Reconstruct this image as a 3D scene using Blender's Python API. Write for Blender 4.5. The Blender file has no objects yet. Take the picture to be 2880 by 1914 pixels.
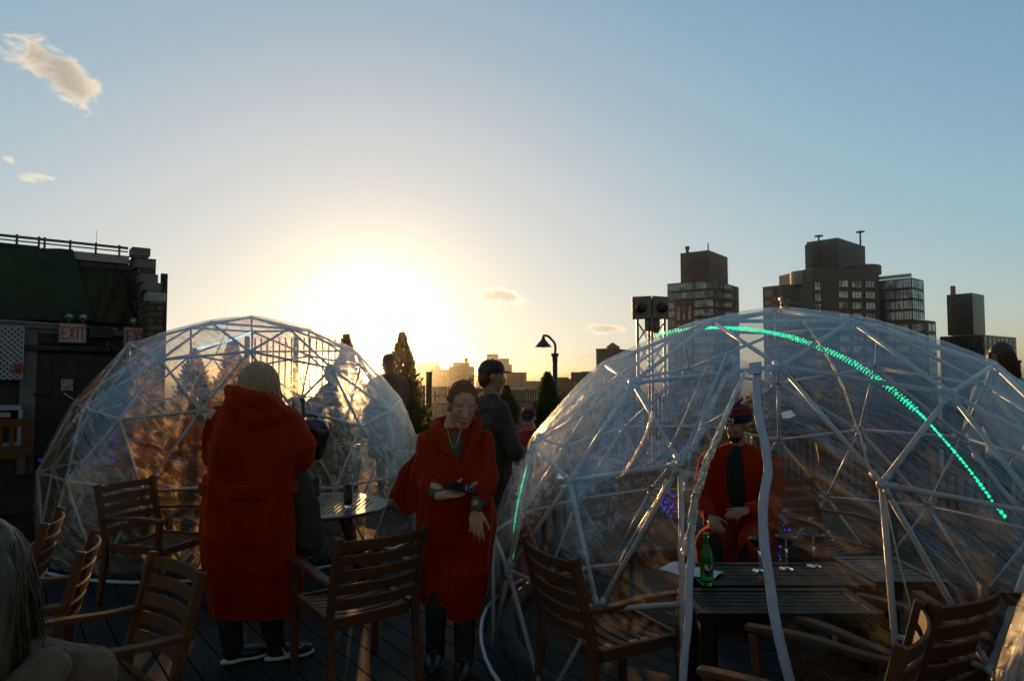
import bpy, bmesh, math, random
from mathutils import Vector, Matrix, noise, Euler
sc = bpy.context.scene
COL = sc.collection
R = math.radians
# ------------------------------------------------------------------ camera
FPX = 1900.0                      # focal length in pixels of the 2880 px wide photograph
PITCH = math.atan(100 / FPX)
CAMH = 1.56
cd = bpy.data.cameras.new('camera'); cam = bpy.data.objects.new('camera', cd); COL.objects.link(cam)
cd.sensor_width = 36; cd.lens = 36 * FPX / 2880; cd.clip_start = .05; cd.clip_end = 30000
cam.location = (0, 0, CAMH); cam.rotation_euler = (math.pi / 2 + PITCH, 0, 0); sc.camera = cam
# ------------------------------------------------------------------ light
SUN_AZ, SUN_EL = R(-11.6), R(3.9)        # azimuth from +Y towards +X
sun_dir = Vector((math.sin(SUN_AZ) * math.cos(SUN_EL), math.cos(SUN_AZ) * math.cos(SUN_EL), math.sin(SUN_EL)))
ld = bpy.data.lights.new('sun', 'SUN'); ld.energy = 5.0; ld.angle = R(.55); ld.color = (1, .58, .22)
lo = bpy.data.objects.new('sun', ld); COL.objects.link(lo); lo.rotation_euler = sun_dir.to_track_quat('Z', 'Y').to_euler()
w = bpy.data.worlds.new('World'); sc.world = w; w.use_nodes = True

class NT:
    """small helper for building node trees"""
    def __init__(s, nt): s.nt = nt
    def n(s, typ, **k):
        nd = s.nt.nodes.new('ShaderNode' + typ)
        for a, v in k.items(): setattr(nd, a, v)
        return nd
    def set(s, sock, v):
        if isinstance(v, bpy.types.NodeSocket): s.nt.links.new(v, sock)
        elif v is not None:
            try: sock.default_value = v
            except Exception: sock.default_value = (*v, 1)
    def m(s, op, a, b=None, c=None, clamp=False):
        nd = s.n('Math', operation=op, use_clamp=clamp)
        for i, v in enumerate((a, b, c)):
            if v is not None: s.set(nd.inputs[i], v)
        return nd.outputs[0]
    def vm(s, op, a, b=None):
        nd = s.n('VectorMath', operation=op); s.set(nd.inputs[0], a)
        if b is not None: s.set(nd.inputs[1], b)
        return nd.outputs['Value'] if op in ('DOT_PRODUCT', 'LENGTH', 'DISTANCE') else nd.outputs[0]
    def mix(s, f, a, b, mode='MIX'):
        nd = s.n('Mix', data_type='RGBA', blend_type=mode)
        s.set(nd.inputs[0], f); s.set(nd.inputs[6], a); s.set(nd.inputs[7], b); return nd.outputs[2]
    def noise(s, vec, scale, detail=4, rough=.55, dist=0):
        nd = s.n('TexNoise'); s.set(nd.inputs['Vector'], vec); s.set(nd.inputs['Scale'], scale)
        nd.inputs['Detail'].default_value = detail; nd.inputs['Roughness'].default_value = rough
        nd.inputs['Distortion'].default_value = dist
        return nd.outputs['Fac']
    def mapr(s, v, a, b, c=0., d=1., smooth=False):
        nd = s.n('MapRange'); s.set(nd.inputs[0], v)
        if smooth: nd.interpolation_type = 'SMOOTHSTEP'
        for i, x in enumerate((a, b, c, d)): s.set(nd.inputs[i + 1], x)
        return nd.outputs[0]
    def mapping(s, vec, scale=(1, 1, 1), rot=(0, 0, 0), loc=(0, 0, 0)):
        nd = s.n('Mapping'); s.set(nd.inputs[0], vec)
        nd.inputs[1].default_value = loc; nd.inputs[2].default_value = rot; nd.inputs[3].default_value = scale
        return nd.outputs[0]

def pix_dir(u, v):
    """direction of a point of the photograph, used to lay out the place from measurements"""
    dx, dz = (u - 1440) / FPX, (957 - v) / FPX
    c, s = math.cos(PITCH), math.sin(PITCH)
    return Vector((dx, c - dz * s, s + dz * c))
def P(u, v, Y):
    d = pix_dir(u, v); return Vector((0, 0, CAMH)) + d * (Y / d.y)
def G(u, v, z=0.0):
    d = pix_dir(u, v); return Vector((0, 0, CAMH)) + d * ((z - CAMH) / d.z)

wn = NT(w.node_tree); bgn = w.node_tree.nodes['Background']
sky = wn.n('TexSky'); sky.sky_type = 'NISHITA'; sky.sun_disc = False
sky.sun_elevation = SUN_EL; sky.sun_rotation = SUN_AZ
sky.dust_density = 1.0; sky.ozone_density = 4.0; sky.altitude = 30
tc = wn.n('TexCoord'); Dn = tc.outputs['Generated']
sep = wn.n('SeparateColor'); wn.set(sep.inputs[0], sky.outputs[0])
comb = wn.n('CombineColor')
for i, (a, b) in enumerate(((8.9, 9.3), (7.7, 7.9), (6.5, 7.0))):      # film-like shoulder of the sky's brightness
    x = wn.m('MULTIPLY', sep.outputs[i], .1)
    wn.set(comb.inputs[i], wn.m('DIVIDE', wn.m('MULTIPLY', x, a), wn.m('MULTIPLY_ADD', x, b, 1.0)))
skyc = comb.outputs[0]
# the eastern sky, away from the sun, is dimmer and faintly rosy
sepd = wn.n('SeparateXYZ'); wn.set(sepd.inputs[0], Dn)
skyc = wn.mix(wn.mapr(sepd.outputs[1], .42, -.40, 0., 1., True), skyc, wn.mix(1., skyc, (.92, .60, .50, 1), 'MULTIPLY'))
# aureole of the low sun in the dusty air
dt = wn.vm('DOT_PRODUCT', Dn, tuple(sun_dir)); dt = wn.m('MAXIMUM', dt, 0.)
au1 = wn.m('MULTIPLY', wn.m('POWER', dt, 1500.), 1.6); au2 = wn.m('MULTIPLY', wn.m('POWER', dt, 220.), .04)
skyc = wn.mix(1., skyc, wn.mix(wn.m('ADD', au1, au2), (0, 0, 0, 1), (1, .86, .5, 1)), 'ADD')
w.node_tree.nodes[-1].clamp_factor = False if hasattr(w.node_tree.nodes[-1], 'clamp_factor') else None
for nd in w.node_tree.nodes:
    if nd.bl_idname == 'ShaderNodeMix': nd.clamp_factor = False
# clouds: each one a small patch of sky in its own direction, broken up by noise
def cloud(skyc, u, v, au, av, rot, lit, dark, thr=.5, sc_=14., dens=1., seed=0.):
    d = pix_dir(u, v).normalized(); rt = Vector((d.y, -d.x, 0)).normalized(); up = rt.cross(d)
    cr, sr = math.cos(rot), math.sin(rot)
    ax = rt * cr + up * sr; ay = -rt * sr + up * cr
    wob = wn.noise(wn.mapping(Dn, (1, 1, 1), loc=(seed, 0, 0)), sc_ * 1.2, 3)
    x = wn.m('DIVIDE', wn.vm('DOT_PRODUCT', Dn, tuple(ax)), au / FPX)
    y = wn.m('DIVIDE', wn.vm('DOT_PRODUCT', Dn, tuple(ay)), av / FPX)
    x = wn.m('SUBTRACT', x, d.dot(ax) / (au / FPX)); y = wn.m('SUBTRACT', y, d.dot(ay) / (av / FPX))
    y = wn.m('ADD', y, wn.m('MULTIPLY', wn.m('MULTIPLY', x, x), .25))
    r2 = wn.m('ADD', wn.m('MULTIPLY', x, x), wn.m('MULTIPLY', y, y))
    n1 = wn.noise(wn.mapping(Dn, (1, 1, 1.6), loc=(seed, seed, 0)), sc_ * 2.2, 9, .62, .6)
    body = wn.m('ADD', wn.m('SUBTRACT', 1., r2), wn.m('MULTIPLY', wn.m('SUBTRACT', n1, .5), 2.9))
    al = wn.mapr(body, thr - .25, thr + .75, 0., dens, True)
    front = wn.m('GREATER_THAN', wn.vm('DOT_PRODUCT', Dn, tuple(d)), .5)
    al = wn.m('MULTIPLY', al, front)
    core = wn.mapr(wn.m('ADD', wn.m('SUBTRACT', 1., r2), wn.m('MULTIPLY', wn.m('SUBTRACT', n1, .5), .9)), .45, 1.05, 0., 1., True)
    col = wn.mix(core, (*lit, 1), (*dark, 1))
    return wn.mix(al, skyc, col)
LIT, DRK = (1.05, .86, .6), (.52, .45, .36)
skyc = cloud(skyc, 165, 200, 118, 58, R(-33), LIT, DRK, .42, 16, 1., 1.3)
skyc = cloud(skyc, 45, 165, 110, 22, R(-8), (.8, .7, .58), (.8, .7, .6), .6, 20, .8, 5.3)
skyc = cloud(skyc, 100, 500, 42, 16, R(8), (.95, .85, .66), (.9, .8, .6), .5, 34, .85, 9.1)
skyc = cloud(skyc, 25, 448, 16, 9, R(-25), (.95, .82, .62), (.9, .8, .6), .4, 40, .8, 4.4)
skyc = cloud(skyc, 1160, 720, 50, 22, R(-10), (1.1, 1.0, .8), (1.1, 1., .8), .55, 30, .45, 2.2)
skyc = cloud(skyc, 1075, 732, 30, 18, 0, (1.1, 1.0, .8), (1.1, 1., .8), .55, 30, .4, 7.7)
skyc = cloud(skyc, 1410, 832, 92, 24, R(-7), (1.25, 1.12, .84), (.74, .64, .46), .25, 24, 1., 3.6)
skyc = cloud(skyc, 1700, 924, 68, 17, R(-3), (1.15, .98, .7), (.72, .6, .42), .3, 24, .95, 8.8)
skyc = cloud(skyc, 1640, 1003, 90, 14, R(6), (.8, .66, .42), (.72, .58, .38), .5, 26, .5, 6.1)
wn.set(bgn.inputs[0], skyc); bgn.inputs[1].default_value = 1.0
sc.view_settings.view_transform = 'Standard'; sc.view_settings.look = 'None'
sc.view_settings.exposure = 0; sc.view_settings.gamma = 1
sc.cycles.max_bounces = 12; sc.cycles.transparent_max_bounces = 32; sc.cycles.volume_bounces = 1
sc.cycles.caustics_reflective = False; sc.cycles.caustics_refractive = False
sc.cycles.use_denoising = True; sc.cycles.sample_clamp_indirect = 4.0; sc.cycles.sample_clamp_direct = 30

# ------------------------------------------------------------------ helpers
def tag(o, label=None, cat=None, group=None, kind=None):
    if label: o['label'] = label
    if cat: o['category'] = cat
    if group: o['group'] = group
    if kind: o['kind'] = kind
    return o
def empty(name, loc, label, cat, group=None, rz=0):
    o = bpy.data.objects.new(name, None); COL.objects.link(o); o.location = loc; o.rotation_euler = (0, 0, rz)
    o.empty_display_size = .1
    return tag(o, label, cat, group)
def link(name, me, mat=None, parent=None, smooth=False):
    o = bpy.data.objects.new(name, me); COL.objects.link(o)
    if mat is not None:
        for mm in (mat if isinstance(mat, (list, tuple)) else [mat]): me.materials.append(mm)
    if smooth: me.polygons.foreach_set('use_smooth', [True] * len(me.polygons))
    if parent is not None:
        o.parent = parent
        # geometry is given in world space: undo the parent's transform
        o.matrix_parent_inverse = (Matrix.Translation(parent.location) @ parent.rotation_euler.to_matrix().to_4x4()).inverted() if parent.parent is None else Matrix()
        if parent.parent is not None: o.matrix_parent_inverse = WORLD[parent.name].inverted()
    WORLD[o.name] = Matrix()
    return o
WORLD = {}
def local(o):
    """geometry of this part is already in its parent's space"""
    o.matrix_parent_inverse = Matrix(); return o
def copy_tree(o, loc, rz, label, group=None):
    r = o.copy(); COL.objects.link(r); r.location = loc; r.rotation_euler = (0, 0, rz); r['label'] = label
    if group: r['group'] = group
    for ch in o.children:
        c = ch.copy(); COL.objects.link(c); c.parent = r
        for g in ch.children:
            d = g.copy(); COL.objects.link(d); d.parent = c
    return r

class MB:
    """mesh builder: collects boxes, tubes, lathes... into one mesh"""
    def __init__(s): s.v = []; s.f = []; s.mi = []; s.cur = 0
    def add(s, vs, fs):
        o = len(s.v); s.v += [tuple(v) for v in vs]
        s.f += [tuple(i + o for i in f) for f in fs]; s.mi += [s.cur] * len(fs); return s
    def box(s, c, d, M=None):
        x, y, z = d[0] / 2, d[1] / 2, d[2] / 2
        vs = [Vector((a * x, b * y, e * z)) for a in (-1, 1) for b in (-1, 1) for e in (-1, 1)]
        if M is not None: vs = [M @ v for v in vs]
        return s.add([v + Vector(c) for v in vs], [(0, 1, 3, 2), (4, 6, 7, 5), (0, 4, 5, 1), (2, 3, 7, 6), (0, 2, 6, 4), (1, 5, 7, 3)])
    def beam(s, a, b, w, h, up=(0, 0, 1)):
        """rectangular bar from a to b, w across, h along 'up'"""
        a, b = Vector(a), Vector(b); d = b - a; L = d.length; d.normalize()
        x = d.cross(Vector(up));
        if x.length < 1e-4: x = d.cross(Vector((1, 0, 0)))
        x.normalize(); y = x.cross(d)
        M = Matrix((x, d, y)).transposed()
        return s.box((a + b) / 2, (w, L, h), M)
    def tube(s, pts, r, n=8, caps=True):
        pts = [Vector(p) for p in pts]; rr = r if isinstance(r, (list, tuple)) else [r] * len(pts)
        vs = []; fs = []; prev = None
        for i, p in enumerate(pts):
            t = (pts[min(i + 1, len(pts) - 1)] - pts[max(i - 1, 0)])
            if t.length < 1e-9: t = Vector((0, 0, 1))
            t.normalize()
            if prev is None:
                x = t.orthogonal().normalized()
            else:
                x = prev - t * prev.dot(t)
                if x.length < 1e-6: x = t.orthogonal()
                x.normalize()
            prev = x; y = t.cross(x)
            for k in range(n):
                a = 2 * math.pi * k / n; vs.append(p + (x * math.cos(a) + y * math.sin(a)) * rr[i])
        for i in range(len(pts) - 1):
            for k in range(n):
                a, b = i * n + k, i * n + (k + 1) % n; fs.append((a, b, b + n, a + n))
        if caps: fs.append(tuple(range(n - 1, -1, -1))); fs.append(tuple(range(len(vs) - n, len(vs))))
        return s.add(vs, fs)
    def lathe(s, c, prof, n=24, M=None):
        vs = []; fs = []; c = Vector(c)
        for r, z in prof:
            for k in range(n):
                a = 2 * math.pi * k / n; v = Vector((r * math.cos(a), r * math.sin(a), z))
                vs.append((M @ v if M is not None else v) + c)
        for i in range(len(prof) - 1):
            for k in range(n):
                a, b = i * n + k, i * n + (k + 1) % n; fs.append((a, b, b + n, a + n))
        fs.append(tuple(range(n - 1, -1, -1))); fs.append(tuple(range(len(vs) - n, len(vs))))
        return s.add(vs, fs)
    def ell(s, c, r, M=None, n=16, m=10):
        vs = []; fs = []
        for i in range(m + 1):
            th = math.pi * i / m
            for k in range(n):
                a = 2 * math.pi * k / n
                v = Vector((r[0] * math.sin(th) * math.cos(a), r[1] * math.sin(th) * math.sin(a), -r[2] * math.cos(th)))
                vs.append((M @ v if M is not None else v) + Vector(c))
        for i in range(m):
            for k in range(n):
                a, b = i * n + k, i * n + (k + 1) % n; fs.append((a, b, b + n, a + n))
        return s.add(vs, fs)
    def caps(s, p, q, r1, r2, n=12):
        """tapered capsule"""
        p, q = Vector(p), Vector(q); d = q - p; L = max(d.length, 1e-6); t = d / L
        x = t.orthogonal().normalized(); y = t.cross(x); vs = []; fs = []; prof = []
        for i in range(5): a = -math.pi / 2 + i * math.pi / 8; prof.append((r1 * math.cos(a) + 1e-5, r1 * math.sin(a)))
        for i in range(1, 6): a = i * math.pi / 10 - .0; prof.append((r2 * math.cos(a) + 1e-5, L + r2 * math.sin(a)))
        prof.insert(5, (r2, L))
        for rr, z in prof:
            for k in range(n):
                a = 2 * math.pi * k / n; vs.append(p + t * z + (x * math.cos(a) + y * math.sin(a)) * rr)
        for i in range(len(prof) - 1):
            for k in range(n):
                a, b = i * n + k, i * n + (k + 1) % n; fs.append((a, b, b + n, a + n))
        fs.append(tuple(range(n - 1, -1, -1))); fs.append(tuple(range(len(vs) - n, len(vs))))
        return s.add(vs, fs)
    def chain(s, pts):
        """pts: (x,y,z,r) joints joined by tapered capsules"""
        for a, b in zip(pts, pts[1:]): s.caps(a[:3], b[:3], a[3], b[3])
        return s
    def loft(s, rings, n=48, close=True):
        """rings: lists of n points"""
        vs = [v for r in rings for v in r]; fs = []
        n = len(rings[0])
        for i in range(len(rings) - 1):
            for k in range(n):
                a, b = i * n + k, i * n + (k + 1) % n; fs.append((a, b, b + n, a + n))
        if close: fs.append(tuple(range(n - 1, -1, -1))); fs.append(tuple(range(len(vs) - n, len(vs))))
        return s.add(vs, fs)
    def grid(s, pts):
        """open grid of rows of points"""
        n = len(pts[0]); vs = [v for r in pts for v in r]; fs = []
        for i in range(len(pts) - 1):
            for k in range(n - 1):
                a = i * n + k; fs.append((a, a + 1, a + n + 1, a + n))
        return s.add(vs, fs)
    def mesh(s, name='mesh'):
        me = bpy.data.meshes.new(name); me.from_pydata(s.v, [], s.f)
        me.polygons.foreach_set('material_index', s.mi); me.update(); return me
    def build(s, name, mat, parent=None, smooth=False, bevel=0):
        me = s.mesh(name); o = link(name, me, mat, parent, smooth)
        if bevel:
            b = o.modifiers.new('bevel', 'BEVEL'); b.width = bevel; b.segments = 2; b.limit_method = 'ANGLE'
        return o

TS = bpy.data.scenes.new('workbench')       # shapes are fused in an otherwise empty scene, removed at the end
def fused(mb, voxel, smooth=6, disp=None):
    """fuse overlapping shapes into one continuous skin"""
    me = mb.mesh('fused'); o = bpy.data.objects.new('tmp', me); TS.collection.objects.link(o)
    m = o.modifiers.new('r', 'REMESH'); m.mode = 'VOXEL'; m.voxel_size = voxel; m.adaptivity = 0
    if smooth:
        q = o.modifiers.new('s', 'SMOOTH'); q.iterations = smooth; q.factor = .5
    with bpy.context.temp_override(scene=TS, view_layer=TS.view_layers[0]):
        dg = bpy.context.evaluated_depsgraph_get(); dg.update()
        out = bpy.data.meshes.new_from_object(o.evaluated_get(dg))
    bpy.data.objects.remove(o); bpy.data.meshes.remove(me)
    if disp:
        n = len(out.vertices)
        cos = [v.co.copy() for v in out.vertices]; nos = [v.normal.copy() for v in out.vertices]; flat = []
        for c_, n_ in zip(cos, nos): flat.extend(c_ + n_ * disp(c_, n_))
        out.vertices.foreach_set('co', flat)
        out.update()
    out.materials.clear()
    return out

# ------------------------------------------------------------------ materials
def mat_new(name):
    m = bpy.data.materials.new(name); m.use_nodes = True; t = NT(m.node_tree)
    return m, t, m.node_tree.nodes['Principled BSDF'], m.node_tree.nodes['Material Output']
def mat(name, col, rough=.6, var=.25, scale=8., metal=0., bump=0., bscale=60., stretch=(1, 1, 1), spec=.5, sheen=0., emit=None, estr=1., trans=0., coat=0.):
    m, t, b, out = mat_new(name)
    tcn = t.n('TexCoord').outputs['Object']; mp = t.mapping(tcn, stretch)
    n = t.noise(mp, scale, 6, .6)
    lo_ = tuple(c * (1 - var) for c in col); hi = tuple(min(1, c * (1 + var)) for c in col)
    t.set(b.inputs['Base Color'], t.mix(t.mapr(n, .25, .75), (*lo_, 1), (*hi, 1)))
    t.set(b.inputs['Roughness'], t.mapr(t.noise(mp, scale * 2.3, 4), .3, .7, max(0, rough - .08), min(1, rough + .08)))
    b.inputs['Metallic'].default_value = metal; b.inputs['Specular IOR Level'].default_value = spec
    if sheen: b.inputs['Sheen Weight'].default_value = sheen; b.inputs['Sheen Roughness'].default_value = .5; b.inputs['Sheen Tint'].default_value = (*[min(1, c * 1.6 + .1) for c in col], 1)
    if coat: b.inputs['Coat Weight'].default_value = coat; b.inputs['Coat Roughness'].default_value = .15
    if bump:
        bn = t.n('Bump'); bn.inputs['Strength'].default_value = bump; bn.inputs['Distance'].default_value = .01
        t.set(bn.inputs['Height'], t.noise(mp, bscale, 6, .65)); t.set(b.inputs['Normal'], bn.outputs[0])
    if emit: b.inputs['Emission Color'].default_value = (*emit, 1); b.inputs['Emission Strength'].default_value = estr
    if trans:
        tr = t.n('BsdfTranslucent'); tr.inputs[0].default_value = (*[min(1, c * 1.5) for c in col], 1)
        mx = t.n('MixShader'); mx.inputs[0].default_value = trans
        t.set(mx.inputs[1], b.outputs[0]); t.set(mx.inputs[2], tr.outputs[0]); t.set(out.inputs[0], mx.outputs[0])
    return m
# ------------------------------------------------------------------ setting
M_wood = mat('teak_wood', (.115, .045, .016), .62, .3, 5, stretch=(1, 1, 1), bump=.15, bscale=40, spec=.25)
M_dwood = mat('dark_stained_wood', (.008, .007, .006), .6, .3, 6, bump=.2, bscale=50, spec=.2)
M_black = mat('black_paint', (.010, .010, .011), .45, .3, 20, bump=.1)
M_white = mat('white_pipe', (.50, .49, .50), .35, .08, 12, bump=.1, bscale=90)
M_whitecloth = mat('white_tape', (.46, .47, .54), .55, .1, 20, bump=.4, bscale=70)

# deck of diagonal planks
pd = Vector((-.609, .793, 0)).normalized(); px_ = Vector((pd.y, -pd.x, 0))
m, t, b, out = mat_new('deck_planks')
ob = t.n('TexCoord').outputs['Object']
rot = t.mapping(ob, (1, 1, 1), (0, 0, -math.atan2(pd.y, pd.x)))      # x along the planks
grain = t.noise(t.mapping(rot, (2.5, 60, 1)), 3., 8, .65, .4)
wear = t.noise(ob, 1.3, 5, .6)
att = t.n('Attribute', attribute_name='plank'); pv = att.outputs['Fac']
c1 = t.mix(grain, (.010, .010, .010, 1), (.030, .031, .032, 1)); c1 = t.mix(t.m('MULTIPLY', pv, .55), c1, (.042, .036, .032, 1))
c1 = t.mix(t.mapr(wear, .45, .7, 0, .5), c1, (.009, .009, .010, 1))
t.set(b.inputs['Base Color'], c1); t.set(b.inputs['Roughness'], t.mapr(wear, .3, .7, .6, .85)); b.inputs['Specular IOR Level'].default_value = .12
bn = t.n('Bump'); bn.inputs['Strength'].default_value = .35; bn.inputs['Distance'].default_value = .004
t.set(bn.inputs['Height'], grain); t.set(b.inputs['Normal'], bn.outputs[0])
M_deck = m
rnd = random.Random(3)
mb = MB(); plank_val = []
PW, GAP = .140, .009
edge_p = Vector((-.2, 16.6, 0)); edge_d = Vector((-.5, .866, 0)).normalized(); edge_n = Vector((edge_d.y, -edge_d.x, 0))
for k in range(-90, 110):
    c = px_ * (k * PW)
    # clip the plank line to the terrace (a band in front of the fence)
    s0 = -9.0 + rnd.random() * .2; s1 = 34.0
    # distance of the line to the fence edge
    den = pd.dot(edge_n); a = (edge_p - c).dot(edge_n) / den if abs(den) > 1e-6 else 99
    if den > 0: s1 = min(s1, a)
    else: s0 = max(s0, a)
    if s1 - s0 < .3: continue
    s = s0
    while s < s1:
        L = min(3.6, s1 - s)
        if L > .05:
            mid = c + pd * (s + L / 2); mid.z = -.015 + rnd.uniform(-.0008, .0008)
            M = Matrix((pd, -px_, Vector((0, 0, 1)))).transposed()
            mb.box(mid, (L - .004, PW - GAP, .03), M); plank_val += [rnd.random()] * 8
        s += 3.6
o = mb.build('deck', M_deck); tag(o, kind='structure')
at = o.data.attributes.new('plank', 'FLOAT', 'POINT'); at.data.foreach_set('value', plank_val)
# roof slab below the planks
M_slab = mat('roof_slab', (.006, .006, .006), .9, .2, 2)
n0 = edge_p + edge_d * 22; n1 = edge_p - edge_d * 26
o = MB().add([Vector((n0.x, n0.y, -.06)), Vector((-30, n0.y, -.06)), Vector((-30, -12, -.06)), Vector((n1.x, -12, -.06)), Vector((n1.x, n1.y, -.06)),
              Vector((n0.x, n0.y, -4)), Vector((-30, n0.y, -4)), Vector((-30, -12, -4)), Vector((n1.x, -12, -4)), Vector((n1.x, n1.y, -4))],
             [(0, 1, 2, 3, 4), (0, 4, 9, 5), (4, 3, 8, 9), (3, 2, 7, 8), (2, 1, 6, 7), (1, 0, 5, 6)]).build('roof', M_slab)
tag(o, kind='structure')
# city ground to the horizon
M_ground = mat('city_ground', (.07, .065, .055), .9, .5, .012, stretch=(1, 1, 1))
GZ = -32.0
o = MB().add([(-9000, -2000, GZ), (9000, -2000, GZ), (9000, 14000, GZ), (-9000, 14000, GZ)], [(0, 1, 2, 3)]).build('ground', M_ground)
tag(o, kind='structure')
# hills along the horizon
M_hill = mat('hill_green', (.05, .055, .04), .9, .3, .01)
rows = []
for j in range(6):
    row = []
    for i in range(140):
        x = -7000 + i * 100; y = 7000 + j * 350
        hgt = (30 + 42 * noise.noise(Vector((x * .0006, 3, 0))) + 16 * noise.noise(Vector((x * .004, y * .002, 7)))) * math.sin(math.pi * (j + .35) / 6.2) + 20
        row.append((x, y, GZ + max(0, hgt)))
    rows.append(row)
o = MB().grid(rows).build('hills', M_hill, smooth=True); tag(o, kind='structure')
# haze: one even box of dusty air over the whole place
m = bpy.data.materials.new('dusty_air'); m.use_nodes = True; t = NT(m.node_tree); t.nt.nodes.remove(t.nt.nodes['Principled BSDF'])
pv = t.n('VolumePrincipled'); pv.inputs['Color'].default_value = (1, .95, .85, 1); pv.inputs['Density'].default_value = .0003
pv.inputs['Anisotropy'].default_value = .98
t.set(t.nt.nodes['Material Output'].inputs['Volume'], pv.outputs[0])
o = MB().box((0, 6000, (GZ - 1 + 42) / 2), (19000, 17000, 42 - (GZ - 1))).build('haze', m); tag(o, kind='stuff')
o['label'] = 'thin golden dusty air over the terrace and the city'
# ------------------------------------------------------------------ domes
import itertools
def geodesic():
    ph = (1 + 5 ** .5) / 2
    V = [Vector((0, a, b * ph)) for a in (-1, 1) for b in (-1, 1)] + [Vector((a, b * ph, 0)) for a in (-1, 1) for b in (-1, 1)] + [Vector((b * ph, 0, a)) for a in (-1, 1) for b in (-1, 1)]
    V = [v.normalized() for v in V]
    q = V[0].cross(Vector((0, 0, 1))).normalized(); ang = math.acos(max(-1, min(1, V[0].z)))
    M = Matrix.Rotation(ang, 3, q); V = [M @ v for v in V]
    Pn = []; tris = []
    def idx(p):
        for i, qv in enumerate(Pn):
            if (qv - p).length < 1e-3: return i
        Pn.append(p); return len(Pn) - 1
    for a, b, c in itertools.combinations(range(12), 3):
        A, B, C_ = V[a], V[b], V[c]
        if max((A - B).length, (C_ - B).length, (A - C_).length) < 1.1:
            g = {}
            for i in range(4):
                for j in range(4 - i):
                    g[i, j] = idx(((A * i + B * j + C_ * (3 - i - j)) / 3).normalized())
            for i in range(3):
                for j in range(3 - i):
                    tris.append((g[i, j], g[i + 1, j], g[i, j + 1]))
                    if i + j < 2: tris.append((g[i + 1, j], g[i + 1, j + 1], g[i, j + 1]))
    return Pn, tris
GV, GT = geodesic()
class Dome:
    def __init__(s, cx, cy, ang, R0, zs, cz, fixes):
        s.c = Vector((cx, cy, cz)); s.R = R0; s.zs = zs
        c_, s_ = math.cos(ang), math.sin(ang)
        s.P = []
        for g in GV:
            v = Vector((g.x * c_ - g.y * s_, g.x * s_ + g.y * c_, g.z))
            s.P.append(Vector((v.x * R0, v.y * R0, v.z * R0 * zs)) + s.c)
        # small sag and pull of the hubs measured on the real frame
        for (u, v) in fixes:
            q = s.hit(u, v)
            i = min(range(len(s.P)), key=lambda k: (s.P[k] - q).length)
            if (s.P[i] - q).length < .2: s.P[i] = q
    def hit(s, u, v, k=1.0, far=False):
        """point of the dome's skin (scaled by k) in that direction"""
        d = pix_dir(u, v); o = Vector((0, 0, CAMH)) - s.c
        o = Vector((o.x, o.y, o.z / s.zs)); d2 = Vector((d.x, d.y, d.z / s.zs)); r = s.R * k
        a = d2.dot(d2); b = 2 * o.dot(d2); c = o.dot(o) - r * r; D = b * b - 4 * a * c
        if D < 0: D = 0
        tt = (-b + (math.sqrt(D) if far else -math.sqrt(D))) / (2 * a)
        return Vector((0, 0, CAMH)) + d * tt
# plastic cover
def plastic(name, stretch_rot, veil, tint):
    m, t, b, out = mat_new(name); t.nt.nodes.remove(b)
    ob = t.n('TexCoord').outputs['Object']
    mp = t.mapping(t.mapping(ob, rot=stretch_rot), (1.1, 9, 9))
    st = t.noise(mp, 2.0, 6, .62, .5)                 # long pulled creases
    fine = t.noise(t.mapping(t.mapping(ob, rot=stretch_rot), (3, 26, 26)), 2.2, 5, .6, .8)
    big = t.noise(ob, 1.7, 3, .5)
    zone = t.mapr(big, .42, .62)
    h = t.m('ADD', t.m('MULTIPLY', st, t.m('MULTIPLY_ADD', zone, .6, .5)), t.m('MULTIPLY', fine, t.m('MULTIPLY', zone, .35)))
    bn = t.n('Bump'); bn.inputs['Strength'].default_value = .6; bn.inputs['Distance'].default_value = .035; t.set(bn.inputs['Height'], h)
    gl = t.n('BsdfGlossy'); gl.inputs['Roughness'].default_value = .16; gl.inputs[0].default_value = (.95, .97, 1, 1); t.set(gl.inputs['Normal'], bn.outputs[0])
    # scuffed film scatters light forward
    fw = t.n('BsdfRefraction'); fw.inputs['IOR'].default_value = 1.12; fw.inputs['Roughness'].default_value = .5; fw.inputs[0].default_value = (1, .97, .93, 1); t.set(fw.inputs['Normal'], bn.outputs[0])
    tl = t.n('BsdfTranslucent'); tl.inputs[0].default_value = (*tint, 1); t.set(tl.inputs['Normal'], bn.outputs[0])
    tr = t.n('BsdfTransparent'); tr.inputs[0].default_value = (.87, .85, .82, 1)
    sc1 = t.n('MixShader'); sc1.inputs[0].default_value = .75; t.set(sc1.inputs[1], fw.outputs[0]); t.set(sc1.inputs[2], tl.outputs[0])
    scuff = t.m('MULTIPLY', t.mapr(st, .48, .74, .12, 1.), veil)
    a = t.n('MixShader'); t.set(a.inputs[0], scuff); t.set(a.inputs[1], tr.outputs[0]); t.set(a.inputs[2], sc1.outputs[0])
    fr = t.n('Fresnel'); fr.inputs[0].default_value = 1.45; t.set(fr.inputs['Normal'], bn.outputs[0])
    f2 = t.m('MINIMUM', t.m('MULTIPLY', fr.outputs[0], .26), .42)
    mx = t.n('MixShader'); t.set(mx.inputs[0], f2); t.set(mx.inputs[1], a.outputs[0]); t.set(mx.inputs[2], gl.outputs[0])
    t.set(out.inputs[0], mx.outputs[0]); return m
M_plR = plastic('clear_vinyl', (R(20), R(-42), R(15)), .08, (.95, .82, .70))
M_plL = plastic('scuffed_vinyl_sunglow', (R(10), R(-30), R(30)), .62, (1, .68, .38))  # amber tint and heavy veil put the low sun's glow into the film colour
m, t, b, out = mat_new('welded_vinyl_seam')
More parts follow.
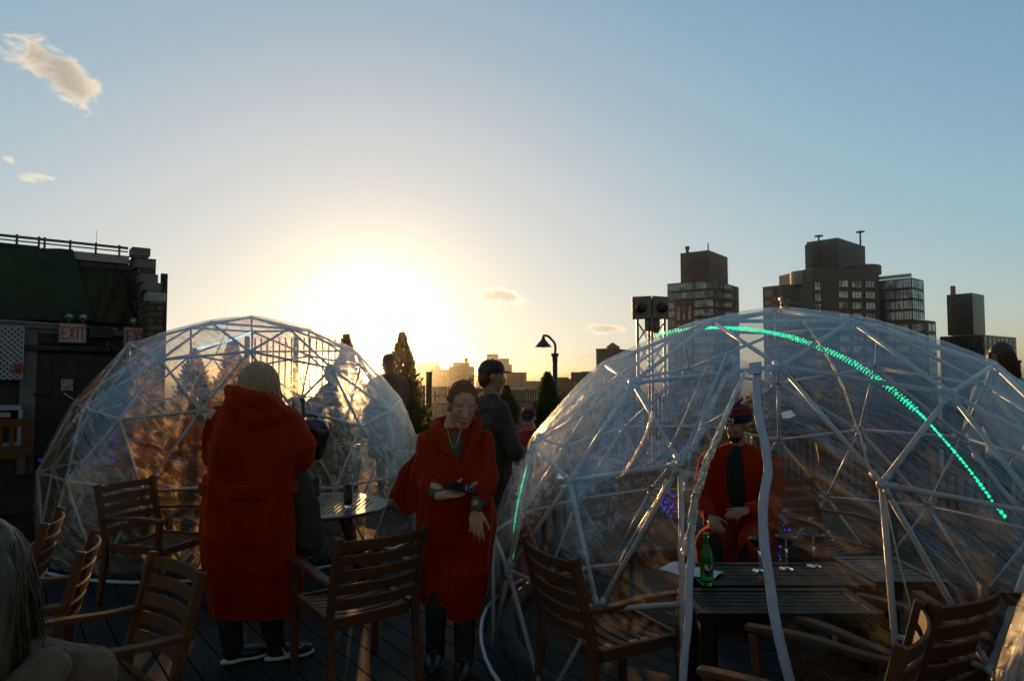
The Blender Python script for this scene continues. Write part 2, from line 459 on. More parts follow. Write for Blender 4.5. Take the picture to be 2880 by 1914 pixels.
b.inputs['Base Color'].default_value = (.85, .74, .6, 1); b.inputs['Roughness'].default_value = .22; b.inputs['Transmission Weight'].default_value = .6; b.inputs['IOR'].default_value = 1.35
bn = t.n('Bump'); bn.inputs['Strength'].default_value = .8; bn.inputs['Distance'].default_value = .01
t.set(bn.inputs['Height'], t.noise(t.n('TexCoord').outputs['Object'], 30, 4)); t.set(b.inputs['Normal'], bn.outputs[0])
M_seam = m
M_led = mat('green_led', (.02, .4, .2), .4, 0, 5, emit=(.0, .85, .38), estr=1.9)
M_ledb = mat('ice_blue_led', (.2, .3, .5), .4, 0, 5, emit=(.35, .75, 1.0), estr=2.2)
M_ledtube = mat('led_tube_plastic', (.1, .45, .3), .3, .1, 10, emit=(.01, .5, .24), estr=.35)
M_fairy = mat('violet_fairy_light', (.1, .05, .6), .4, 0, 5, emit=(.06, .02, 1.0), estr=1.6)

def cover_point(D, A, B, C_, a, b, c, seed):
    """point of the sheet stretched over one triangle of the frame"""
    p = A * a + B * b + C_ * c
    rel = p - D.c; sph = Vector((rel.x, rel.y, rel.z / D.zs)).normalized() * D.R; sph = Vector((sph.x, sph.y, sph.z * D.zs)) + D.c
    q = p.lerp(sph, .45)
    n_ = (q - D.c).normalized()
    q2 = Vector((q.x * 1.2 + q.z * 1.1, q.y * 3, (q.z - q.x * .6) * 4.5))
    wr = .010 * noise.noise(q2 * 1.6 + Vector((seed, 0, 0))) + .004 * noise.noise(q2 * 5)
    return q + n_ * (.020 + wr)
def build_dome(D, label, door, matp, seed):
    root = empty('igloo_dome', (D.c.x, D.c.y, 0), label, 'dome tent', 'clear plastic igloo domes')
    base = {i for i, g in enumerate(GV) if -.30 < g.z < -.1}        # hubs on the deck
    for i in base: D.P[i].z = .02
    up = {i for i, g in enumerate(GV) if g.z > -.1} | base
    drop = {door} if door is not None else set()
    tris = [t_ for t_ in GT if all(i in up for i in t_)]
    edges = set()
    for t_ in tris:
        for a, b in ((0, 1), (1, 2), (0, 2)): edges.add(tuple(sorted((t_[a], t_[b]))))
    nb = {i: {b if a == i else a for a, b in edges if i in (a, b)} for i in up}
    skip_e = set(); open_t = set(); posts = []
    if door is not None:
        bneigh = sorted([i for i in nb[door] if i in base], key=lambda i: D.P[i].x)
        drop |= set(bneigh)
        tops = sorted([i for i in nb[door] if i not in base and GV[i].z > .3], key=lambda i: D.P[i].x)
        sides = sorted([i for i in nb[door] if i not in base and i not in tops], key=lambda i: D.P[i].x)
        skip_e.add(tuple(sorted(tops)))
        apex = [i for i in nb[tops[0]] & nb[tops[1]] if i != door][0]
        open_t.add(tuple(sorted((tops[0], tops[1], apex))))
    mb = MB(); hubs = None
    for a, b in sorted(edges):
        if (a, b) in skip_e or a in drop or b in drop: continue
        if a in base and b in base: continue
        if door is not None and (a, b) == tuple(sorted((tops[0], apex))):
            # this pipe has slipped out of its hub
            mb.tube([D.P[tops[0]], D.hit(2047, 998, 1.02)], .0112, 10); continue
        mb.tube([D.P[a], D.P[b]], .0112, 10)
    if door is not None:
        fl, fr_ = D.P[tops[0]].copy(), D.P[tops[1]].copy()
        gl_ = G(1898, 2140); gr_ = G(2540, 2150)
        gl_ = Vector((fl.x - .03, fl.y - .12, .02)); gr_ = Vector((fr_.x + .01, fr_.y - .10, .02))
        midl = fl.lerp(gl_, .50); midr = fr_.lerp(gr_, .50)
        mb.tube([fl, midl, gl_], .0125, 10); mb.tube([fr_, midr, gr_], .0125, 10)
        mb.tube([D.P[sides[0]], midl], .0112, 10); mb.tube([D.P[sides[1]], midr], .0112, 10)
        for i in bneigh:
            pass
    for i in sorted(up - drop - base):
        n_ = (D.P[i] - D.c).normalized(); z = n_; x = z.orthogonal().normalized(); M = Matrix((x, z.cross(x), z)).transposed()
        hubs = MB(); hubs.lathe(D.P[i] - n_ * .016, [(.004, 0), (.019, .002), (.021, .016), (.019, .028), (.008, .033), (.006, .028)], 10, M)
        for k in nb[i]:
            if k in drop or tuple(sorted((i, k))) in skip_e: continue
            d = (D.P[k] - D.P[i]).normalized(); hubs.tube([D.P[i] + d * .012, D.P[i] + d * .06], .0138, 8)
        hubs.build('hub', M_white, root, True)
    mb.build('frame', M_white, root, True)
    # base ring pipe and a dark weighted skirt inside it
    ring = []; nseg = 60
    for k in range(nseg + 1):
        a = 2 * math.pi * k / nseg
        rr = D.R * (1.03 + .012 * math.sin(5 * a + seed))
        x, y = D.c.x + rr * math.cos(a), D.c.y + rr * math.sin(a)
        if door is not None:
            dx, dy = x - (D.P[door].x), y - (D.P[door].y)
            if math.hypot(dx, dy) < .42: ring.append(None); continue
        ring.append((x, y, .016 + .004 * math.sin(9 * a)))
    rb = MB(); cur = []
    for p in ring + [None]:
        if p is None:
            if len(cur) > 1: rb.tube(cur, .013, 8)
            cur = []
        else: cur.append(p)
    rb.build('ground_pipe', M_white, root, True)
    sk = MB()
    for k in range(nseg):
        a0, a1 = 2 * math.pi * k / nseg, 2 * math.pi * (k + 1) / nseg
        if ring[k] is None or ring[k + 1] is None: continue
        for (a, ) in ((a0,),):
            p = [Vector((D.c.x + D.R * .93 * math.cos(x), D.c.y + D.R * .93 * math.sin(x), .05)) for x in (a0 - .004, a1 + .004)]
            sk.caps(p[0], p[1], .05 + .008 * noise.noise(Vector((k * .7, seed, 0))), .05 + .008 * noise.noise(Vector((k * .7 + .7, seed, 0))), 8)
    sk.build('ballast_skirt', mat('black_ballast_bag', (.006, .006, .007), .7, .3, 20, bump=.3), root, True)
    # sheet
    cv = MB(); N = 14
    for t_ in tris:
        if any(i in drop for i in t_) : continue
        if tuple(sorted(t_)) in open_t: continue
        A, B, C_ = (D.P[i] for i in t_); idx = {}
        vs = []; fs = []
        for i in range(N + 1):
            for j in range(N + 1 - i):
                idx[i, j] = len(vs); vs.append(cover_point(D, A, B, C_, i / N, j / N, (N - i - j) / N, seed))
        for i in range(N):
            for j in range(N - i):
                fs.append((idx[i, j], idx[i + 1, j], idx[i, j + 1]))
                if i + j < N - 1: fs.append((idx[i + 1, j], idx[i + 1, j + 1], idx[i, j + 1]))
        n_ = (vs[1] - vs[0]).cross(vs[-1] - vs[0])
        if n_.dot(A - D.c) < 0: fs = [(a, c, b) for a, b, c in fs]
        cv.add(vs, fs)
    def sheet(corners, n=16):
        A, B, C_, D4 = corners; rows = []
        for i in range(n + 1):
            row = []
            for j in range(n + 1):
                p = A.lerp(B, i / n).lerp(D4.lerp(C_, i / n), j / n); nn = Vector((p.x - D.c.x, p.y - D.c.y, 0)).normalized()
                row.append(p + nn * (.02 + .012 * noise.noise(Vector((p.x * 8, p.y * 8, p.z * 3)))))
            rows.append(row)
        cv.grid(rows)
    if door is not None:
        # side panels between the last hubs and the door posts
        for s_, (top, mid, gnd) in enumerate(((fl, midl, gl_), (fr_, midr, gr_))):
            sd = D.P[sides[s_]]
            bb = [i for i in nb[sides[s_]] if i in base and i not in drop]
            bp = min(bb, key=lambda i: (D.P[i] - gnd).length)
            sheet((top, sd, sd, mid)); sheet((mid, sd, D.P[bp], gnd))
    me = cv.mesh(); bm = bmesh.new(); bm.from_mesh(me); bmesh.ops.remove_doubles(bm, verts=bm.verts, dist=.002)
    for v in bm.verts:      # the sheet hangs a little past the ground pipe
        if v.co.z < .03: v.co.z = .012
    bm.to_mesh(me); bm.free()
    link('vinyl_cover', me, matp, root, True)
    return root
DR = Dome(1.647, 4.191, .255, 1.8, .946, .264, [(1779, 1077), (1914, 1304), (1602, 1352), (1500, 1248), (1697, 1025), (1429, 1602), (1681, 1715), (2392, 902), (2001, 903), (2672, 1106), (2772, 1037), (2480, 1360), (2785, 1880), (2195, 1030)])
DL = Dome(-2.713, 7.012, .98, 1.8, .999, .37, [(451, 1012), (337, 1178), (564, 1155), (702, 988), (226, 1124), (362, 967), (593, 907), (813, 924), (933, 1035), (1014, 1198), (1096, 1154), (944, 1372), (1112, 1338), (107, 1327), (186, 1351), (401, 1380)])
doorR = min(range(len(GV)), key=lambda i: (DR.P[i] - Vector((1.0, 2.54, .58))).length)
rootR = build_dome(DR, 'large clear igloo dome at the front with an open door and a green light strip', doorR, M_plR, 1.0)
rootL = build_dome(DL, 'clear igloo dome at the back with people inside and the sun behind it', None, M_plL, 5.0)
# third dome: only its shoulder reaches into the lower right corner
D3 = Dome(2.75, .90, .6, 1.8, .98, .30, [])
build_dome(D3, 'clear igloo dome of which only a corner shows at the lower right edge', None, M_plR, 9.0)

# seams and fittings of the big dome
def on(D, pts, k=1.0): return [D.hit(u, v, k) for u, v in pts]
def smoothpath(pts, n=8):
    out = []
    for i in range(len(pts) - 1):
        p0 = pts[max(i - 1, 0)]; p1 = pts[i]; p2 = pts[i + 1]; p3 = pts[min(i + 2, len(pts) - 1)]
        for k in range(n):
            t_ = k / n
            out.append(.5 * ((2 * p1) + (p2 - p0) * t_ + (2 * p0 - 5 * p1 + 4 * p2 - p3) * t_ * t_ + (3 * p1 - p0 - 3 * p2 + p3) * t_ ** 3))
    out.append(pts[-1]); return out
def seam(D, root, pts, r=.006, k=1.012):
    p = smoothpath(on(D, pts, k), 10); rr = [r * (.6 + .8 * abs(noise.noise(q * 9))) for q in p]
    MB().tube(p, rr, 6).build('seam', M_seam, root, True)
seam(DR, rootR, [(2258, 900), (2300, 960), (2345, 1035), (2375, 1100), (2385, 1130), (2405, 1190), (2425, 1240), (2440, 1300), (2470, 1350)])
seam(DR, rootR, [(1836, 1155), (1815, 1220), (1795, 1262), (1760, 1320), (1735, 1345)])
seam(DR, rootR, [(1995, 1010), (1950, 1110), (1920, 1180), (1880, 1260)], .004)
seam(DR, rootR, [(2485, 1375), (2520, 1540), (2545, 1640), (2565, 1720)], .004)
seam(DR, rootR, [(1875, 1345), (1850, 1400), (1800, 1475), (1740, 1580)], .005)
seam(DL, rootL, [(640, 915), (610, 990), (560, 1055), (530, 1120), (500, 1210)], .006)
seam(DL, rootL, [(800, 950), (835, 1030), (850, 1080), (880, 1160)], .005)
seam(DL, rootL, [(180, 1105), (215, 1128)], .006)
# white tapes round the door edges
def ribbon(D, root, pts, wd, th=.003, k=1.03, name='door_tape', mt=None, wob=.004):
    p = smoothpath([D.hit(u, v, k) if not isinstance(u, Vector) else u for u, v in pts], 8); up = []; 
    rows = []
    for i, q in enumerate(p):
        tg = (p[min(i + 1, len(p) - 1)] - p[max(i - 1, 0)]).normalized(); n_ = Vector((q.x - D.c.x, q.y - D.c.y, .0)).normalized()
        sd = tg.cross(n_).normalized(); w2 = wd / 2 * (1 + .12 * noise.noise(q * 12))
        row = []
        for k2 in range(7):
            f = k2 / 3 - 1; row.append(q + sd * w2 * f + n_ * (wob * noise.noise(q * 25 + Vector((f, 0, 0))) + .006 * (1 - f * f)))
        rows.append(row)
    b_ = MB().grid(rows); o = b_.build(name, mt or M_whitecloth, root, True)
    s_ = o.modifiers.new('solid', 'SOLIDIFY'); s_.thickness = th; return o
ribbon(DR, rootR, [(2132, 1040), (2128, 1085), (2134, 1170), (2150, 1240), (2160, 1320), (2150, 1385), (2146, 1440), (2150, 1530), (2166, 1640), (2180, 1740), (2205, 1850), (2235, 1960)], .036)
ribbon(DR, rootR, [(1958, 1385), (1948, 1440), (1943, 1500), (1946, 1560), (1938, 1640), (1936, 1740), (1925, 1850), (1918, 1960)], .032)
ribbon(DR, rootR, [(2124, 1018), (2124, 1035), (2124, 1050)], .062, k=1.035, name='tape_patch')
# rolled-up door sheet, crumpled
p = smoothpath(on(DR, [(2098, 1042), (2060, 1120), (2033, 1190), (2007, 1250), (1984, 1310), (1968, 1365), (1955, 1400), (1945, 1480), (1925, 1560)], 1.03), 10)
mbr = MB(); rings = []
for i, q in enumerate(p):
    f = i / len(p); r0 = (.007 + .013 * math.sin(min(1, f * 1.7) * math.pi * .6)); ring_ = []
    for k in range(20):
        a = 2 * math.pi * k / 20; rr = r0 * (1 + .75 * noise.noise(Vector((math.cos(a) * 1.6, math.sin(a) * 1.6, i * .33))))
        ring_.append(q + Vector((math.cos(a), math.sin(a) * .6, 0)) * rr * .8)
    rings.append(ring_)
mbr.loft(rings).build('rolled_door_sheet', M_seam, rootR, False)
# the sheet left and right of the opening
def panel(pa, pb, name, n=30, wob=.012):
    A = smoothpath([DR.hit(*p) for p in pa], 6); B = smoothpath([DR.hit(*p) for p in pb], 6); rows = []
    for i in range(n + 1):
        fa, fb = i / n * (len(A) - 1), i / n * (len(B) - 1)
        a = A[int(fa)].lerp(A[min(len(A) - 1, int(fa) + 1)], fa % 1); b = B[int(fb)].lerp(B[min(len(B) - 1, int(fb) + 1)], fb % 1)
        row = []
        for j in range(17):
            f = j / 16; q = a.lerp(b, f); nn = (q - DR.c).normalized()
            row.append(q + nn * (.028 * math.sin(math.pi * f) + wob * noise.noise(q * 9) + wob * .5 * noise.noise(q * 30)))
        rows.append(row)
    return MB().grid(rows).build(name, M_plR, rootR, True)
panel([(2047, 1000), (1985, 1140), (1918, 1300), (1910, 1500), (1904, 1700), (1898, 1850), (1892, 1990)], [(2130, 1040), (2070, 1120), (2020, 1250), (1975, 1365), (1943, 1500), (1938, 1700), (1918, 1960)], 'door_flap', wob=.03)
panel([(2140, 1040), (2150, 1240), (2155, 1385), (2150, 1530), (2166, 1640), (2180, 1740), (2235, 1960)], [(2200, 1034), (2340, 1195), (2478, 1360), (2492, 1530), (2503, 1700), (2515, 1850), (2530, 1990)], 'door_panel')
# crumpled peak of spare sheet at the top
def crumple(c, r, seed, n=5):
    mbc = MB()
    for k in range(n):
        rows = []
        for i in range(7):
            row = []
            for j in range(7):
                v = Vector((i - 3, j - 3, 0)) / 3 * r; v.z = r * .5 * noise.noise(Vector((i * .6, j * .6, seed + k * 3))) + r * .3
                v += Vector((noise.noise(Vector((i, j, seed))), noise.noise(Vector((j, i, seed + 4))), 0)) * r * .3
                v.rotate(Euler((seed + k * 1.3, k * .9, k * 2.1))); row.append(v + c)
            rows.append(row)
        mbc.grid(rows)
    return mbc
mbc = crumple(DR.hit(2197, 869) or DR.P[9], .03, 2.0, 3)
cc = DR.P[min(range(len(GV)), key=lambda i: -GV[i].z)]
mbc = crumple(cc + Vector((0, -.03, .035)), .05, 2.0, 4); 
mbc.build('gathered_peak', M_plR, rootR, True)
o = MB().add([DR.hit(2196, 1160, 1.02), DR.hit(2225, 1152, 1.02), DR.hit(2238, 1167, 1.02), DR.hit(2222, 1175, 1.02), DR.hit(2202, 1176, 1.02)], [(0, 1, 2, 3, 4)]).build('vent_patch', M_seam, rootR)
# LED strips: clear hose with small lamps inside
def led(D, root, pts, n, mt, k=.955, name='light_strip', r=.008, bead=.0085, tube=True):
    p = smoothpath(on(D, pts, k), 12)
    cum = [0]
    for a, b in zip(p, p[1:]): cum.append(cum[-1] + (b - a).length)
    beads = MB()
    for i in range(n):
        s_ = cum[-1] * (i + .5) / n; j = next(j for j in range(len(cum) - 1) if cum[j + 1] >= s_)
        f = (s_ - cum[j]) / max(1e-6, cum[j + 1] - cum[j]); q = p[j].lerp(p[j + 1], f)
        d = (p[j + 1] - p[j]).normalized(); x = d.orthogonal().normalized()
        q = q + x * random.gauss(0, bead * .12); beads.ell(q, (bead * random.uniform(.5, 1.15),) * 3, None, 6, 4)
        for s2 in (-1, 1):
            beads.ell(q + x * s2 * bead * 1.6 + d * bead * .5, (bead * random.uniform(.35, .7),) * 3, None, 5, 3)
    o = beads.build(name, mt, root); return o
random.seed(4)
led(DR, rootR, [(1835, 945), (1900, 930), (1985, 922), (2060, 922), (2130, 929), (2220, 946), (2300, 975), (2380, 1010), (2450, 1052), (2520, 1105), (2590, 1165), (2650, 1230), (2710, 1300), (2760, 1365), (2800, 1420), (2830, 1455)], 135, M_led, bead=.0068)
led(DR, rootR, [(1497, 1262), (1474, 1340), (1455, 1420), (1446, 1490), (1442, 1570)], 70, M_led, bead=.0035, k=.985)
led(DL, rootL, [(552, 980), (590, 971), (635, 960), (665, 950), (705, 934)], 34, M_ledb, bead=.008)
def fairy(D_c, root, pts, n, seed, spread=.05):
    rr = random.Random(seed); b_ = MB(); prev = None
    for i in range(n):
        q = pts[rr.randrange(len(pts))] + Vector((rr.gauss(0, spread * .6), rr.gauss(0, .05), rr.gauss(0, spread)))
        b_.ell(q, (rr.uniform(.0025, .005),) * 3, None, 5, 3)
        if prev is not None: b_.cur = 1; b_.tube([prev, q], .0006, 3); b_.cur = 0
        prev = q
    return b_.build('fairy_lights', [M_fairy, M_black], root)
fairy(DL, rootL, [P(300, 1245, 6.4), P(306, 1260, 6.4), P(312, 1275, 6.4), P(305, 1300, 6.4), P(318, 1245, 6.4)], 34, 2, .06)
fairy(DR, rootR, [P(1884, 1395, 3.6), P(1882, 1415, 3.6), P(1880, 1432, 3.6)], 34, 3, .035)
fairy(DR, rootR, [P(2209, 1475, 4.2), P(2182, 1555, 3.6), P(2330, 1490, 4.2), P(2380, 1600, 3.8), P(2450, 1680, 3.4)], 26, 5, .04)
fairy(DL, rootL, [P(125, 1285, 6.2), P(110, 1305, 6.2)], 8, 7, .02)
# ------------------------------------------------------------------ city
def facade_mat(name, col, rough=.7, line=(.6, .55), sc_=3.2, var=.12):
    """masonry with floor bands and panel joints"""
    m, t, b, out = mat_new(name); ob = t.n('TexCoord').outputs['Object']
    sx = t.n('SeparateXYZ'); t.set(sx.inputs[0], ob)
    band = t.m('LESS_THAN', t.m('FRACT', t.m('DIVIDE', sx.outputs[2], sc_)), .05)
    n = t.noise(ob, .35, 6, .6); n2 = t.noise(t.mapping(ob, (1, 1, .15)), 1.2, 5, .6)
    c = t.mix(t.mapr(t.m('ADD', n, n2), .7, 1.3), tuple(x * (1 - var * 1.6) for x in col) + (1,), tuple(x * (1 + var) for x in col) + (1,))
    c = t.mix(t.m('MULTIPLY', band, .4), c, tuple(x * .5 for x in col) + (1,))
    t.set(b.inputs['Base Color'], c); b.inputs['Roughness'].default_value = rough; return m
M_brick1 = facade_mat('brown_brick', (.10, .060, .042)); M_concrete = facade_mat('tan_concrete', (.13, .105, .085))
M_red = facade_mat('rust_panel', (.17, .075, .05)); M_darkf = facade_mat('dark_curtain_wall', (.022, .018, .017), .35)
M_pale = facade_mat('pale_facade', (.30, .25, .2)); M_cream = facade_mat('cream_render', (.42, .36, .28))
m, t, b, out = mat_new('window_glass'); ob = t.n('TexCoord').outputs['Object']
vn = t.n('TexVoronoi'); vn.inputs['Scale'].default_value = .45; t.set(vn.inputs['Vector'], t.mapping(ob, (1, 1, .9)))
t.set(b.inputs['Base Color'], t.mix(t.mapr(vn.outputs['Color'], .2, .8), (.10, .13, .14, 1), (.50, .56, .57, 1)))  # pale blue-grey tones put the sky's reflection into the pane colour
b.inputs['Roughness'].default_value = .12; b.inputs['Specular IOR Level'].default_value = .9; b.inputs['Metallic'].default_value = .5; M_glass = m
M_mull = mat('window_frame_metal', (.05, .05, .05), .5, .2, 3)
M_rail = mat('roof_glass_rail', (.35, .45, .45), .2, .1, 3)

def corner(um, Y, ul, ur, yaw, vt, zb=GZ):
    """corner prism: near corner at column um, distance Y; left/right faces leave at 'yaw'; returns corners and height"""
    c = P(um, 1057, Y); c.z = 0
    dl = Vector((-math.cos(yaw), math.sin(yaw), 0)); dr = Vector((math.sin(yaw), math.cos(yaw), 0))
    def ln(d, u):
        k = (u - 1440) / FPX / 1.0014      # x = k*Y along the view (ground level)
        den = d.x - k * d.y; return max(.5, (k * c.y - c.x) / den) if abs(den) > 1e-6 else 10
    top = P(um, vt, Y).z
    return c, dl * ln(dl, ul), dr * ln(dr, ur), top
def prism(mb, c, a, b, z0, z1):
    p = [c, c + a, c + a + b, c + b]
    lo_ = [Vector((q.x, q.y, z0)) for q in p]; hi = [Vector((q.x, q.y, z1)) for q in p]
    return mb.add(lo_ + hi, [(0, 1, 2, 3), (7, 6, 5, 4), (0, 4, 5, 1), (1, 5, 6, 2), (2, 6, 7, 3), (3, 7, 4, 0)])
def windows(root, c, e, z0, z1, nx, nz, mt=None, fx=.6, fz=.62, mull=2, zfirst=None, out_n=None, frame=None):
    """a face's windows: each one a framed recess with its own glass"""
    L = e.length; d = e.normalized(); n_ = Vector((d.y, -d.x, 0))
    if out_n is not None and n_.dot(out_n) < 0: n_ = -n_
    cw, ch = L / nx, (z1 - z0) / nz
    for i in range(nx):
        for j in range(nz):
            cx = c + d * (cw * (i + .5)); cz = z0 + ch * (j + .5); w_, h_ = cw * fx, ch * fz
            M = Matrix((d, n_, Vector((0, 0, 1)))).transposed()
            ctr = Vector((cx.x, cx.y, cz))
            fr = MB(); ft = min(.12, w_ * .08)
            fr.box(ctr + n_ * .06 + Vector((0, 0, h_ / 2)), (w_ + ft, .14, ft), M); fr.box(ctr + n_ * .06 - Vector((0, 0, h_ / 2)), (w_ + ft, .16, ft), M)
            for k in range(mull + 1): fr.box(ctr + n_ * .05 + d * (w_ * (k / mull - .5)), (ft * .8, .12, h_ - ft), M)
            o = fr.build('window', frame or M_mull, root)
            pn = MB().box(ctr + n_ * .02, (w_ - ft * .5, .04, h_ - ft * .5), M).build('pane', mt or M_glass, None)
            pn.parent = o
            pn.matrix_parent_inverse = o.matrix_world.inverted() if False else (Matrix.Translation(root.location)).inverted() @ Matrix() if False else Matrix()
            # the window object's own space equals world space
def tower_root(c, label, cat='building'):
    return empty('city_building', (c.x, c.y, GZ), label, cat, 'buildings beyond the terrace fence')

# tower with a brown brick penthouse and a glass crown
c, a, b_, zt = corner(1998, 200, 1918, 2052, R(38), 703)
r1 = tower_root(c, 'tower with blank brown penthouse above glass and rust-red floors, right of the twin horn mast')
zg = P(1990, 797, 200).z
prism(MB(), c, a, b_, zg, zt)
mbp = MB(); mbp.cur = 0; prism(mbp, c, a, b_, zg, zt)
mbp.build('penthouse', M_brick1, r1)
c0, a0, b0, _ = corner(2010, 192, 1880, 2082, R(38), 800)
mbb = MB(); prism(mbb, c0, a0, b0, GZ, zg); mbb.build('body', M_brick1, r1)
nzl = 14; zwb = zg - nzl * 2.65
windows(r1, c0, a0, zwb, zg, 7, nzl, fx=.93, fz=.78, mull=3, out_n=Vector((0, -1, 0)))
windows(r1, c0 + b0 * .0, b0 * .35, zwb, zg, 2, nzl, fx=.9, fz=.78, mull=2, out_n=Vector((1, -1, 0)))
windows(r1, c0 + b0 * .42, b0 * .58, zwb, zg, 3, nzl, fx=.5, fz=.7, mull=2, out_n=Vector((1, -1, 0)), frame=M_red)
# projecting rust-red bay on the left face
cb = c0 + a0 * .42; nrm = Vector((-a0.y, a0.x, 0)).normalized(); nrm = nrm if nrm.y < 0 else -nrm
mbb = MB(); prism(mbb, cb + nrm * .5, a0 * .4, -nrm * .4, zwb, zg - 5.6); mbb.build('bay', M_red, r1)
windows(r1, cb + nrm * .5 + a0 * .02, a0 * .36, zwb, zg - 6.6, 3, 6, fx=.5, fz=.8, mull=2, out_n=Vector((0, -1, 0)), frame=M_red)
mbp = MB()
pc = c + a * .82 + b_ * .1; mbp.tube([(pc.x, pc.y, zt), (pc.x, pc.y, zt + 1.3)], .5, 8); mbp.lathe((pc.x, pc.y, zt + 1.3), [(.5, 0), (.75, .2), (.7, .8), (.3, 1.0)], 10)
mbp.build('roof_vent', M_mull, r1)
pc = c + a * .03 + b_ * .03; MB().tube([(pc.x, pc.y, zt), (pc.x, pc.y, zt + 2.2)], .18, 6).build('mast', M_mull, r1)
for fx_, fz_ in ((.62, .35), (.78, .33)):
    q = c + a * fx_; n_ = Vector((-a.y, a.x, 0)).normalized(); n_ = n_ if n_.y < 0 else -n_
    MB().beam(Vector((q.x, q.y, zg + (zt - zg) * fz_)) + n_ * .05, Vector((q.x, q.y, zg + (zt - zg) * (fz_ + .12))) + n_ * .05, 1.0, .1, n_).build('louvre', M_darkf, r1)
for k in range(7):      # balconies on the corner
    z = zg - 2.0 - k * 2.65; q = c0 + b0 * .38
    MB().box(Vector((q.x, q.y, z)) + Vector((.7, -.8, 0)), (2.2, 2.2, .15)).box(Vector((q.x, q.y, z + .6)) + Vector((.7, -1.9, 0)), (2.2, .06, 1.0)).build('balcony', M_rail, r1)

# large stepped apartment block
Y2 = 210
c, a, b_, zt = corner(2300, Y2, 2150, 2480, R(46), 785)
r2 = tower_root(c, 'wide stepped tan apartment block with a tall concrete core, behind the big dome')
zA = P(2200, 792, Y2).z
mbb = MB(); prism(mbb, c, a, b_, GZ, zA); mbb.build('body', M_concrete, r2)
nz = 9; zb = zA - nz * 3.4
windows(r2, c, a, zb, zA - .8, 4, nz, fx=.62, fz=.72, mull=3, out_n=Vector((0, -1, 0)))
zB = P(2400, 765, Y2 + 6).z
# centre bay, higher
c3 = P(2290, 1057, Y2 - 3); c3.z = 0; e3 = P(2480, 1057, Y2 + 1); e3.z = 0; ev = e3 - c3; dn = Vector((-ev.y, ev.x, 0)).normalized()
dn = dn if dn.y > 0 else -dn
mbb = MB(); prism(mbb, c3, ev, dn * 18, GZ, zB); mbb.build('centre_bay', M_concrete, r2)
windows(r2, c3 + ev * .02, ev * .12, zB - 8 * 3.4 - 4, zB - 4, 1, 8, fx=.7, fz=.75, mull=2, out_n=Vector((0, -1, 0)))
windows(r2, c3 + ev * .36, ev * .6, zB - 8 * 3.4 - 3, zB - 3, 3, 8, fx=.72, fz=.62, mull=3, out_n=Vector((0, -1, 0)))
# curved parapet of the centre bay and the small drum at the left
mbb = MB(); mid = c3 + ev * .93 + dn * 5; mbb.lathe((mid.x, mid.y, zB - 1), [(5.2, 0), (5.2, 2.6), (4.9, 2.8)], 28); mbb.build('round_parapet', M_concrete, r2)
mbb = MB(); mid = P(2262, 1057, Y2 + 5); mbb.lathe((mid.x, mid.y, zA - .5), [(3.6, 0), (3.6, 4.2), (3.3, 4.4)], 28); mbb.build('roof_drum', M_cream, r2)
# core
c4, a4, b4, z4 = corner(2366, Y2 + 2, 2277, 2443, R(48), 668)
mbb = MB(); prism(mbb, c4, a4, b4, zB - 1, z4)
o = mbb.build('core', M_concrete, r2)
c5, a5, b5, z5 = corner(2290, Y2 + 3, 2272, 2340, R(48), 686); mbb = MB(); prism(mbb, c5, a5, b5, zA - 1, z5); mbb.build('core_wing', M_concrete, r2)
for du, hh in ((2312, 1.8), (2430, 3.2)):
    q = P(du, 1057, Y2 + 9); MB().tube([(q.x, q.y, z4 - 1), (q.x, q.y, z4 + hh)], .3, 8).lathe((q.x, q.y, z4 + hh), [(1.4, 0), (1.4, .25), (.3, .5)], 12).build('roof_vent', M_mull, r2)
# glass wing at the right
c6, a6, b6, z6 = corner(2572, Y2 - 4, 2478, 2606, R(50), 780)
mbb = MB(); prism(mbb, c6, a6, b6, GZ, z6); mbb.build('glass_wing', M_brick1, r2)
windows(r2, c6, a6, z6 - 11 * 3.3, z6, 4, 11, fx=.94, fz=.8, mull=3, out_n=Vector((0, -1, 0)))
windows(r2, c6, b6, z6 - 11 * 3.3, z6, 2, 11, fx=.94, fz=.8, mull=3, out_n=Vector((1, 0, 0)))
mbb = MB()
for k in range(13):
    q = c6 + a6 * (k / 12); mbb.beam((q.x, q.y, z6), (q.x, q.y, z6 + 1.3), .08, .08)
mbb.beam((c6.x, c6.y, z6 + 1.3), (c6.x + a6.x, c6.y + a6.y, z6 + 1.3), .1, .1); mbb.beam((c6.x, c6.y, z6 + .7), (c6.x + a6.x, c6.y + a6.y, z6 + .7), .04, 1.0)
mbb.build('roof_railing', M_rail, r2)
c7, a7, b7, z7 = corner(2612, Y2 - 10, 2520, 2637, R(50), 900)
mbb = MB(); prism(mbb, c7, a7, b7, GZ, z7); mbb.build('low_wing', M_concrete, r2)
windows(r2, c7, a7, z7 - 5 * 3.3, z7 - .4, 2, 5, fx=.8, fz=.7, mull=3, out_n=Vector((0, -1, 0)))
windows(r2, c7, b7, z7 - 5 * 3.3, z7 - .4, 1, 5, fx=.8, fz=.7, mull=2, out_n=Vector((1, 0, 0)))

